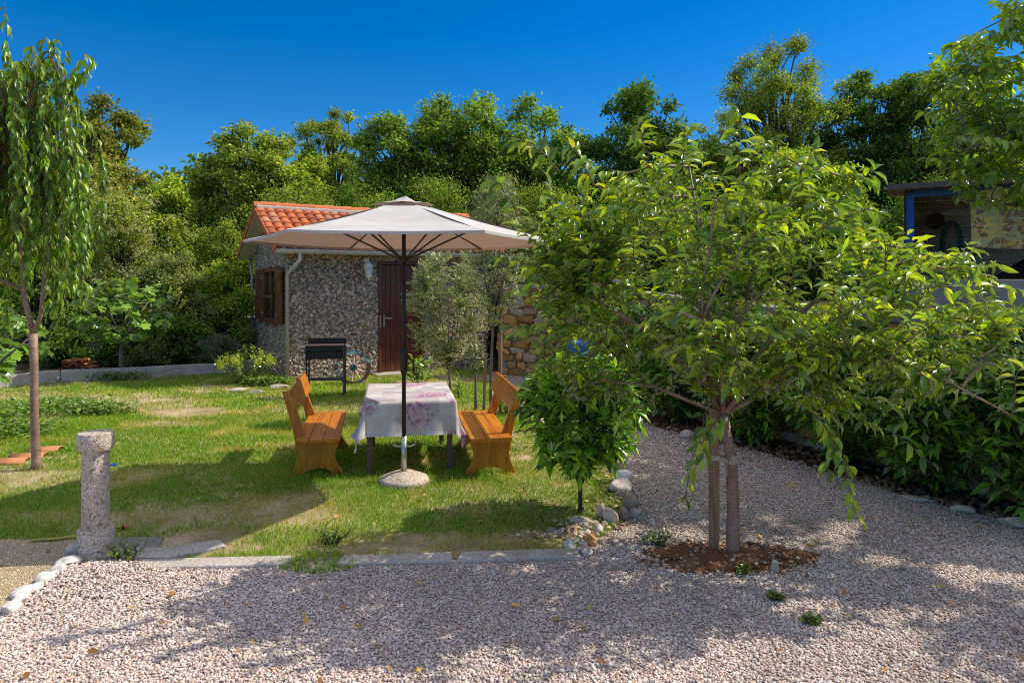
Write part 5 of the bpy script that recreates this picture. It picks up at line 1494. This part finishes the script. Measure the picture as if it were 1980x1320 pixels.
DK = [(0.045, 0.085, 0.017), (0.03, 0.06, 0.013), (0.07, 0.115, 0.022), (0.02, 0.04, 0.01)]
BR = [(0.085, 0.105, 0.025), (0.065, 0.095, 0.02), (0.12, 0.09, 0.03), (0.05, 0.06, 0.015)]
YG = [(0.135, 0.18, 0.028), (0.10, 0.15, 0.024), (0.18, 0.21, 0.033), (0.06, 0.09, 0.018)]
SV = [(0.07, 0.09, 0.035), (0.09, 0.11, 0.05), (0.045, 0.06, 0.022), (0.12, 0.14, 0.075)]
W4 = [6, 5, 3, 4]
FT = [  # px, top row, half width px, distance, colours, label, leaf size, sparse
    (40, 215, 150, 17.5, BR, 'rusty brown green tree behind the weeping cherry at far left', (.12, .18), 0),
    (195, 195, 68, 19.5, BR, 'reddish tinged tree sloping down to the sky gap at left', (.12, .18), 0),
    (330, 352, 70, 24, YG, 'low yellow green tree in the dip of the treeline at left', (.13, .2), 0),
    (490, 252, 88, 21, OL, 'round olive green tree rising behind the left end of the house roof', (.13, .2), 0),
    (645, 228, 75, 24, OL, 'thin topped tree showing bare branches above the parasol left side', (.1, .15), 1),
    (560, 300, 90, 22, YG, 'yellowish tree filling between the two trees behind the house ridge', (.13, .19), 0),
    (770, 235, 85, 21.5, GR, 'green tree directly above the parasol top', (.13, .19), 0),
    (895, 205, 95, 22.5, GR, 'broad leaved tree right of the parasol top with knobbly outline', (.15, .22), 0),
    (1030, 205, 105, 23, GR, 'broad green tree with light clumps left of the dark oak', (.14, .21), 0),
    (1235, 180, 92, 22, DK, 'dark dense oak standing above the middle of the cherry crown', (.15, .22), 0),
    (1375, 300, 60, 24, OL, 'low tree in the sky gap between the dark oak and the tall tree', (.13, .19), 0),
    (1500, 98, 120, 25, OL, 'tallest tree of the skyline with airy fine twigged top', (.10, .15), 1),
    (1560, 300, 85, 20, YG, 'bright yellow green tree at the foot of the tallest tree', (.11, .17), 0),
    (1670, 150, 90, 24.5, DK, 'oak with open forked branches against the sky right of the tallest tree', (.15, .22), 1),
    (1800, 140, 120, 23.5, DK, 'dark oak behind the left end of the shed roof', (.15, .22), 0),
    (1960, 190, 130, 24, DK, 'shadowed tree behind the camouflage tarp', (.15, .22), 0)]
for i, (px, ty, hwp, D, cols, lb, lf, sp2) in enumerate(FT):
    top = H - (ty - 22 - HY) / FPX * D; x = (px - 990) / FPX * D; hw = hwp * 1.4 / FPX * D
    forest_tree('forest_tree', lb, 'tree', (x, D, 0), top, hw, hw * .9, cols, W4, 200 + i, 40000 if px != 1500 else 62000, (lf[0] * .68, lf[1] * .7), 130, 0.05 if not sp2 else .2, 'trees of the wood behind the garden', sp2, csize=1.0 if not sp2 else .8)
# bushes under the trees
BU = [(120, 330, 110, 16.0, GR, 'green bush behind the weeping cherry strands', None),
      (250, 372, 120, 15.6, OL, 'tall shrub topped with creamy white blossom left of the house', (330, (0.17, 0.165, 0.13), .45)),
      (330, 470, 95, 14.9, SV, 'silvery leaved shrub in front of the blossoming one', None),
      (435, 500, 60, 15.3, YG, 'light green shrub close to the left corner of the house', None),
      (430, 400, 85, 17.5, OL, 'bush between the blossoming shrub and the house gable', None),
      (550, 350, 120, 18.8, OL, 'bush just behind the left part of the roof ridge', None),
      (720, 345, 120, 19.2, GR, 'bush behind the roof ridge left of the parasol top', None),
      (860, 335, 110, 18.8, GR, 'bush behind the parasol right of its top', None),
      (960, 330, 85, 17.6, SV, 'grey leaved willowy bush behind the tall olive', None),
      (1080, 340, 110, 18.2, OL, 'bush behind the left side of the cherry crown', None),
      (1250, 330, 130, 18.5, GR, 'bush behind the middle of the cherry crown', None),
      (1420, 340, 120, 18.8, DK, 'bush below the low tree right of the dark oak', None),
      (1640, 380, 110, 18.5, DK, 'dark bush left of the shed', None),
      (1800, 330, 120, 18.8, DK, 'dark bush right behind the shed roof', None),
      (60, 420, 120, 14.8, GR, 'leafy bush behind the roof tile pile', None)]
for i, (px, ty, hwp, D, cols, lb, flw) in enumerate(BU):
    top = H - (ty - HY) / FPX * D; x = (px - 990) / FPX * D; hw = hwp / FPX * D
    zb = 1.38 if px > 1000 else 0.15
    forest_tree('tall_shrub', lb, 'shrub', (x, D, zb), top, hw, hw * .7, cols, W4, 300 + i, 17000, (.055, .09), 60, 0.0, 'shrubs in front of the wood', 0, csize=1.1, lw=(.35, .55), flower=flw)
LOW = [(140, 632, 62, 13.9, DK, 'dark glossy bush behind the low kerb wall at left', (.08, .12), (.3, .4), 'low_shrub'),
       (250, 640, 50, 14.0, DK, 'dark bush just behind the young fig trunk', (.08, .12), (.3, .4), 'low_shrub'),
       (300, 648, 46, 13.9, SV, 'grey leaved low bush right of the young fig trunk', (.05, .08), (.2, .3), 'low_shrub'),
       (360, 600, 55, 14.2, DK, 'dark green bush left of the lavender', (.08, .12), (.3, .4), 'low_shrub'),
       (432, 640, 44, 13.9, [(0.04, 0.055, 0.05), (0.06, 0.075, 0.07), (0.03, 0.04, 0.03), (0.08, 0.09, 0.08)], 'blue grey lavender cushion at the end of the kerb wall', (.06, .1), (.08, .14), 'lavender_bush')]
for i, (px, ty, hwp, D, cols, lb, lf, lw_, nm) in enumerate(LOW):
    top = H - (ty - HY) / FPX * D; x = (px - 990) / FPX * D; hw = hwp / FPX * D
    forest_tree(nm, lb, 'shrub', (x, D, 0.12), top, hw, hw * .7, cols, W4, 340 + i, 5500, lf, 24, 0.0, None if nm == 'lavender_bush' else 'low shrubs behind the kerb wall', 0, csize=1.1, lw=lw_)
# far wood behind everything
rng = np.random.default_rng(77); n = 120000
x = rng.uniform(-36, 36, n); yb = rng.uniform(28, 34, n)
toph = 5.2 + 2.2 * fbm(x, yb * 0, .25, 5) + 1.2 * np.clip((x + 4) / 10, 0, 1)
z = rng.random(n) ** .7 * toph
kk = leaf_cols(n, GR, W4, rng, .25)
V, T, K = leaves_np(np.stack([x, yb, z], -1), rng.normal(size=(n, 3)), rng.normal(0, .6, (n, 3)) + np.array([0, -.3, .8]), rng.uniform(.2, .36, n), rng.uniform(.14, .24, n), kk, 'lite')
o = np_mesh('far_wood', V, T, K, LEAF_FAR); tag(o, 'far dark wood filling the gaps behind the garden trees', 'wood', kind='stuff')

# ------------------------------------------------------- low kerb wall, bed
kw = MB()
kp = [(-9.6, 11.0), (-8.75, 11.9), (-8.3, 12.55), (-7.0, 13.05), (-5.75, 13.75), (-5.3, 14.3)]
t = thing('low_kerb_wall', 'low pale concrete kerb wall running along the back of the lawn at left', 'wall')
for (x0, y0), (x1, y1) in zip(kp[:-1], kp[1:]):
    d = Vector((x1 - x0, y1 - y0, 0)).normalized(); nn = Vector((-d.y, d.x, 0)) * .16
    a, c_ = Vector((x0, y0, -.05)), Vector((x1, y1, -.05)) - d * .006
    up = Vector((0, 0, .27))
    kw.add([a, c_, c_ + nn, a + nn, a + up, c_ + up, c_ + nn + up, a + nn + up], [(3, 2, 1, 0), (4, 5, 6, 7), (0, 1, 5, 4), (1, 2, 6, 5), (2, 3, 7, 6), (3, 0, 4, 7)])
kw.build('kerb_blocks', CONCRETE, t, bevel=.01)
sheet('raised_bed', [(-9.7, 11.1), (-8.85, 12.0), (-8.35, 12.68), (-7.05, 13.17), (-5.8, 13.9), (-5.4, 14.4), (-6, 17), (-14, 17), (-14, 11)], 0.14, EARTH)
# dry stones behind the bed (old wall, seen in glimpses)
wall_run([(-5.7, 16.3), (-8.0, 15.7), (-10.5, 15.2)], [.95, 1.0, .9], .4, 'dry_stone_wall', m_stonewall('dry stone', 4.5, [(0.3, 0.24, 0.19), (0.42, 0.36, 0.3), (0.25, 0.2, 0.16)], (0.05, 0.04, 0.03), .06, .05), 'old pale stone wall glimpsed between the shrubs at left')
# pile of roof tiles
tp = Vector((-8.25, 12.95, 0.14))
TPC = thing('roof_tile_pile', 'small pile of spare terracotta roof tiles on the low kerb wall', 'tile pile', tp)
def tile_mesh(ln=.36, w_=.16, hh=.06):
    b = MB(); n = 8; vs = []
    for e in (0, 1):
        for th in (0, .012):
            for q in range(n + 1):
                a = PI * q / n; rr = w_ / 2 * (1 if e else .85)
                vs.append(((e - .5) * ln, -(rr - th) * math.cos(a), (hh - th) * math.sin(a)))
    m_ = n + 1; fs = []
    for q in range(n):
        fs += [(q, q + 1, 2 * m_ + q + 1, 2 * m_ + q), (m_ + q, 3 * m_ + q, 3 * m_ + q + 1, m_ + q + 1), (q, m_ + q, m_ + q + 1, q + 1), (2 * m_ + q, 2 * m_ + q + 1, 3 * m_ + q + 1, 3 * m_ + q)]
    fs += [(0, 2 * m_, 3 * m_, m_), (n, m_ + n, 3 * m_ + n, 2 * m_ + n)]
    b.add(vs, fs); return b
for r_ in range(4):
    for k in range(5 - r_):
        b = tile_mesh(); cc = tuple(Vector((0.42, 0.14, 0.06)) * random.uniform(.6, 1.1)); b.c = [cc] * len(b.v)
        o = b.build('tile', TERRACOTTA, TPC, True); o.location = ((k - 2) * .15 + r_ * .07 + random.uniform(-.02, .02), .12 * random.random(), .005 + r_ * .062); o.rotation_euler = (0, 0, PI / 2 + random.uniform(-.25, .25))
for i, (px, py, rz_, lb) in enumerate([(18, 895, .3, 'terracotta tile lying in the grass at the left picture edge'), (55, 885, .25, 'terracotta tile lying left of the weeping cherry trunk'), (86, 872, .2, 'terracotta tile lying in the grass just behind the weeping cherry trunk')]):
    p = G(px, py); b = tile_mesh(.32, .2, .05); b.c = [(0.46, 0.2, 0.09)] * len(b.v)
    o = b.build('terracotta_tile', TERRACOTTA, None, True); o.location = (p.x, p.y, 0.0); o.rotation_euler = (0, 0, rz_)
    tag(o, lb, 'roof tile', 'terracotta tiles laid in the grass')

# ------------------------------------------------------------- small plants
def herb(name, label, base, r, h, n_stem, leaf, seed, cat='plant', tip=None, mat=LEAF_LAUREL, per=14, group=None):
    rng = np.random.default_rng(seed); x, y, z = base
    t = thing(name, label, cat, (0, 0, 0), 0, group)
    st = MB(); LP = []; LA = []; TP = []
    for _ in range(n_stem):
        a = rng.uniform(0, 2 * PI); rr = r * rng.random() ** .5
        e = np.array([x + rr * math.cos(a), y + rr * .8 * math.sin(a), z + h * rng.uniform(.7, 1.0) * (1 - .35 * (rr / r) ** 2)])
        path = curve((x + .3 * rr * math.cos(a), y + .3 * rr * math.sin(a), z), e, -.05, 5, .01, rng)
        st.tube(path, [.006, .005, .004, .003, .002], 4, False)
        for s in np.linspace(.2, 1, per):
            i = s * 4; k = min(3, int(i)); LP.append(path[k] + (path[k + 1] - path[k]) * (i - k)); b_ = rng.uniform(0, 2 * PI); LA.append((math.cos(b_), math.sin(b_), rng.uniform(.1, .9)))
        TP.append(e)
    st.build('stems', m_plain('green stem', (0.07, 0.11, 0.03), .6), t, fix=False)
    LP = np.array(LP); n = len(LP); L = rng.uniform(leaf['l'][0], leaf['l'][1], n)
    V, T, K = leaves_np(LP, np.array(LA), np.array([0, 0, 1.0]) + rng.normal(0, .4, (n, 3)), L, L * rng.uniform(leaf['w'][0], leaf['w'][1], n), leaf_cols(n, leaf['c'], leaf['cw'], rng), leaf['t'])
    np_mesh('leaves', V, T, K, mat, t)
    if tip:
        TP = np.array(TP); rep = 26; q = np.repeat(TP, rep, 0) + rng.normal(0, 1, (len(TP) * rep, 3)) * np.array([.028, .028, .04]); n = len(q)
        V, T, K = leaves_np(q, rng.normal(size=(n, 3)) + np.array([0, 0, .5]), rng.normal(size=(n, 3)), rng.uniform(.025, .045, n), rng.uniform(.02, .03, n), pick([tip], [1], n, rng, .15), 'lite')
        np_mesh('flower_heads', V, T, K, mat, t)
ep_ = G(478, 742)
herb('spurge_plant', 'yellow green spurge cushion by the left corner of the house', (ep_.x, ep_.y, 0), .52, .66, 60, dict(l=(.05, .08), w=(.2, .3), t='lite', c=[(0.09, 0.16, 0.03), (0.06, 0.12, 0.03)], cw=[1, 1]), 401, tip=(0.155, 0.195, 0.012))
pl_ = G(810, 742)
herb('leafy_plant', 'bright green broad leaved plant at the foot of the house by the door', (pl_.x, pl_.y, 0), .3, .55, 16, dict(l=(.13, .2), w=(.35, .45), t='mid', c=[(0.07, 0.14, 0.018), (0.055, 0.11, 0.018), (0.11, 0.17, 0.024)], cw=[2, 2, 1]), 402, per=7)
pl_ = G(988, 800)
herb('leafy_plant', 'bright green low plant behind the right bench back', (pl_.x, pl_.y, 0), .3, .3, 16, dict(l=(.09, .14), w=(.35, .45), t='mid', c=[(0.07, 0.13, 0.018), (0.1, 0.16, 0.022)], cw=[2, 2]), 403, per=7)
pl_ = G(875, 770)
herb('leafy_plant', 'small bright plant at the foot of the bushy olive tree', (pl_.x + .1, pl_.y, 0), .12, .4, 7, dict(l=(.08, .12), w=(.35, .45), t='mid', c=[(0.08, 0.15, 0.018), (0.11, 0.17, 0.022)], cw=[2, 2]), 404, per=7)
for i, (px, py, rr, hh, lb) in enumerate([(245, 1083, .17, .12, 'feathery weed tuft between the kerb and the pillar foot'), (1265, 1052, .14, .10, 'weed tuft at the left end of the cherry soil patch'), (1432, 1108, .06, .06, 'tiny weed at the front of the cherry soil patch'), (1500, 1160, .05, .035, 'pale weed in the gravel below the upright stone'), (1570, 1205, .045, .03, 'lone weed sprig in the open gravel right of centre'), (640, 1050, .14, .14, 'dry grass tuft on the lawn in front of the parasol base')]):
    p = G(px, py)
    herb('weed_tuft', lb, (p.x, p.y, 0), rr, hh, 14, dict(l=(.025, .05), w=(.25, .4), t='lite', c=[(0.06, 0.10, 0.018), (0.10, 0.12, 0.025), (0.04, 0.07, 0.016)], cw=[2, 1, 2]), 410 + i, 'weed', per=10)

# ---------------------------------------------------------------- garden hose
hb0 = [G(60, 1050), G(110, 1047), G(160, 1040), G(205, 1030), G(236, 1025)]
hs = MB(); hs.tube([(p.x, p.y, .022 + .02 * (i == 3)) for i, p in enumerate(hb0)], .011, 8)
hose = hs.build('garden_hose', m_plain('yellow hose', (0.42, 0.36, 0.05), .45), smooth=True); tag(hose, 'yellow garden hose with an orange connector lying behind the pillar', 'hose')
e0, e1 = Vector((hb0[3].x, hb0[3].y, .042)), Vector((hb0[4].x, hb0[4].y, .022)); dr_ = (e1 - e0).normalized()
MB().tube([e1, e1 + dr_ * .012], .016, 10).build('collar', BLK, hose)
MB().tube([e1 + dr_ * .012, e1 + dr_ * .05], .019, 12).build('connector', m_plain('orange plastic', (0.62, 0.09, 0.03), .4), hose)
p = G(216, 905); b = MB(); b.tube([(p.x - .04, p.y, .03), (p.x + .035, p.y, .035)], .010, 8); b.box((p.x + .035, p.y, .035), (.014, .03, .03))
tag(b.build('plastic_clip', m_plain('blue clip', (0.01, 0.12, 0.5), .4)), 'small blue plastic clip lying in the grass behind the pillar', 'clip')

# --------------------------------------------------------------------- grass
def bare(x, y):
    """0..1 how bare the lawn is"""
    b = np.clip((fbm(x, y, 1.1, 21) - .56) * 5.0, 0, 1) * .85 + np.clip((fbm(x, y, 4.1, 23) - .64) * 5, 0, .5)
    for px, py, rx, ry, k in ((360, 797, .75, .42, 1), (250, 775, 1.3, .3, .9), (140, 772, 1.5, .3, .8), (330, 820, .6, .25, .7), (400, 1040, .34, .22, 1), (430, 1060, .36, .12, .8), (290, 785, 1.0, .35, .7), (860, 1052, .5, .2, .6), (1050, 1040, .4, .2, .8), (100, 1000, .45, .12, .6), (10, 905, .5, .3, .5), (700, 790, .5, .4, .35), (560, 860, .5, .2, .5), (980, 1060, .5, .12, .5), (40, 765, 1.0, .4, .7)):
        p = G(px, py); q = ((x - p.x) / rx) ** 2 + ((y - p.y) / ry) ** 2
        b = np.maximum(b, k * np.clip(1.5 - 1.2 * q + .5 * (fbm(x, y, 5, 3) - .5), 0, 1))
    return b
rng = np.random.default_rng(99)
def blades(n, x0, x1, y0, y1, h0, h1, w0, tall, rng):
    x = rng.uniform(x0, x1, n); y = rng.uniform(y0, y1, n)
    k = (inside(x, y, LAWN) | ((((x + 1.24) / .26) ** 2 + ((y - 4.38) / .13) ** 2) < 1)) & (np.abs(x) < .8 * y + .8) & ~inside(x, y, PATIO)
    for px0, py0, px1, py1 in ((-2.9, 4.42, -2.0, 4.86),): k &= ~((x > px0) & (x < px1) & (y > py0) & (y < py1) & (rng.random(n) < .85))
    k &= ~((np.hypot(x - UC.x, y - UC.y) < .24))
    k &= rng.random(n) > bare(x, y) * .96
    hx = (x - HC.x) * math.cos(HA) + (y - HC.y) * math.sin(HA); hy = -(x - HC.x) * math.sin(HA) + (y - HC.y) * math.cos(HA)
    k &= ~((hx > 0) & (hy > 0))
    x, y = x[k], y[k]; n = len(x)
    lush = fbm(x, y, .9, 31); dry = np.clip((fbm(x, y, 2.3, 41) - .50) * 3.4, 0, 1)
    h = rng.uniform(h0, h1, n) * (.6 + .9 * lush) * np.where(rng.random(n) < tall, 1.7, 1)
    for cx_, cy_, rr_ in ((-1.9, 6.3, .45), (-.3, 6.35, .45), (-1.0, 6.45, .6)):
        h *= 1 + .7 * np.exp(-((x - cx_) ** 2 + (y - cy_) ** 2) / rr_ ** 2 * 2)
    a = rng.uniform(0, 2 * PI, n); w_ = rng.uniform(.7, 1.3, n) * w0
    ln = rng.uniform(.2, .9, n) * h; la = rng.uniform(0, 2 * PI, n)
    sx, sy = np.cos(a) * w_, np.sin(a) * w_; lx_, ly_ = np.cos(la) * ln, np.sin(la) * ln
    z = np.zeros(n)
    V = np.stack([np.stack([x - sx, y - sy, z], -1), np.stack([x + sx, y + sy, z], -1),
                  np.stack([x - sx * .75 + lx_ * .35, y - sy * .75 + ly_ * .35, h * .6], -1), np.stack([x + sx * .75 + lx_ * .35, y + sy * .75 + ly_ * .35, h * .6], -1),
                  np.stack([x + lx_, y + ly_, h * .95], -1)], 1)
    T = np.array([(0, 1, 3), (0, 3, 2), (2, 3, 4)])[None] + (np.arange(n) * 5)[:, None, None]
    gcol = np.array([(0.075, 0.165, 0.016)]) * (1 - lush[:, None]) + np.array([(0.135, 0.245, 0.022)]) * lush[:, None]
    dcol = np.array([(0.30, 0.27, 0.08)])
    mixk = np.clip(dry * .55 + rng.normal(-.05, .2, n) + .55 * bare(x, y), 0, 1)[:, None]
    K = (gcol * (1 - mixk) + dcol * mixk) * rng.uniform(.75, 1.25, (n, 1))
    return V.reshape(-1, 3), T.reshape(-1, 3), np.repeat(K, 5, 0)
V, T, K = cat_np([blades(125000, -5.2, 1.2, 4.24, 6.9, .016, .042, .0026, .03, rng), blades(100000, -8.0, 1.2, 6.9, 9.5, .02, .05, .0042, .03, rng), blades(75000, -10.5, .6, 9.5, 14.6, .026, .058, .0065, .03, rng)])
o = np_mesh('grass', V, T, K, GRASS); tag(o, 'short patchy lawn grass with dry yellow spots', 'grass', kind='stuff')
n = 260
x = rng.uniform(-3.4, 3.6, n); y = rng.uniform(3.0, 7.5, n)
V, T, K = leaves_np(np.stack([x, y, np.full(n, .022)], -1), rng.normal(0, 1, (n, 3)) * np.array([1, 1, .2]), np.array([0, 0, 1.0]) + rng.normal(0, .35, (n, 3)), rng.uniform(.03, .075, n), rng.uniform(.015, .035, n), leaf_cols(n, [(0.20, 0.10, 0.03), (0.26, 0.17, 0.04), (0.12, 0.06, 0.025), (0.14, 0.17, 0.03)], [3, 2, 3, 1], rng), 'mid')
o = np_mesh('fallen_leaves', V, T, K, LEAF_OLIVE); tag(o, 'scattered dry fallen leaves on the gravel and lawn', 'leaves', kind='stuff')
n = 30000
x = rng.uniform(1.9, 12, n); y = rng.uniform(3, 13.5, n)
k = inside(x, y, [(a_ + .34, b_ + .05) for a_, b_ in WALL_LINE[1:-1]] + [(1.9, 13.5), (12, 13.5), (12, 3)]); x, y = x[k], y[k]; n = len(x)
V, T, K = leaves_np(np.stack([x, y, np.full(n, 1.38)], -1), rng.normal(0, .5, (n, 3)) + np.array([0, 0, 1.0]), rng.normal(0, 1, (n, 3)), rng.uniform(.06, .16, n), rng.uniform(.008, .02, n), leaf_cols(n, [(0.09, 0.16, 0.02), (0.15, 0.19, 0.03), (0.24, 0.21, 0.08)], [3, 2, 2], rng), 'lite')
o = np_mesh('terrace_grass', V, T, K, GRASS); tag(o, 'rough grass on the raised terrace before the shed', 'grass', kind='stuff')
# ground cover at the left
n = 5200
c0 = [(G(60, 800), .9, .6), (G(120, 790), .7, .4), (G(30, 840), .6, .4), (G(190, 800), .45, .25), (G(210, 735), .9, .2), (G(520, 745), .5, .2)]
x = []; y = []
for p, rx, ry in c0:
    q = rng.normal(0, .5, (n // len(c0), 2)); x.append(p.x + q[:, 0] * rx); y.append(p.y + q[:, 1] * ry)
x = np.concatenate(x); y = np.concatenate(y); n = len(x)
V, T, K = leaves_np(np.stack([x, y, rng.uniform(.01, .16, n)], -1), rng.normal(0, 1, (n, 3)) * np.array([1, 1, .3]), np.array([0, 0, 1.0]) + rng.normal(0, .4, (n, 3)), rng.uniform(.05, .1, n), rng.uniform(.025, .045, n), leaf_cols(n, [(0.055, 0.11, 0.018), (0.035, 0.075, 0.014), (0.08, 0.14, 0.02)], [3, 3, 2], rng), 'mid')
o = np_mesh('ground_cover', V, T, K, LEAF_LAUREL); tag(o, 'leafy green ground cover creeping over the left of the lawn', 'ground cover', kind='stuff')

# ------------------------------------------------ origins at the things' bases
bpy.context.view_layer.update()
for o in list(C.objects):
    if o.parent is not None or o.location.length > 1e-6 or o.get('kind') or o.type in ('CAMERA', 'LIGHT'): continue
    src = [o] if o.type == 'MESH' else ([c for c in o.children if c.name.split('.')[0] in ('trunk', 'stem', 'stems')] or list(o.children))
    pts = [c.location + Vector(q) for c in src if c.type == 'MESH' for q in c.bound_box]
    if not pts: continue
    zmin = min(p.z for p in pts)
    if o.type == 'EMPTY' and src[0].name.split('.')[0] in ('trunk', 'stem'):
        v0 = [src[0].data.vertices[i].co for i in range(6)]
        b = Vector((sum(v.x for v in v0) / 6, sum(v.y for v in v0) / 6, zmin))
    else:
        b = Vector(((min(p.x for p in pts) + max(p.x for p in pts)) / 2, (min(p.y for p in pts) + max(p.y for p in pts)) / 2, zmin))
    if o.type == 'MESH':
        if o.data.users > 1 or o.rotation_euler.z: continue
        o.data.transform(Matrix.Translation(-b)); o.location = b
        for c in o.children: c.location -= b
    else:
        o.location = b
        for c in o.children: c.location -= b
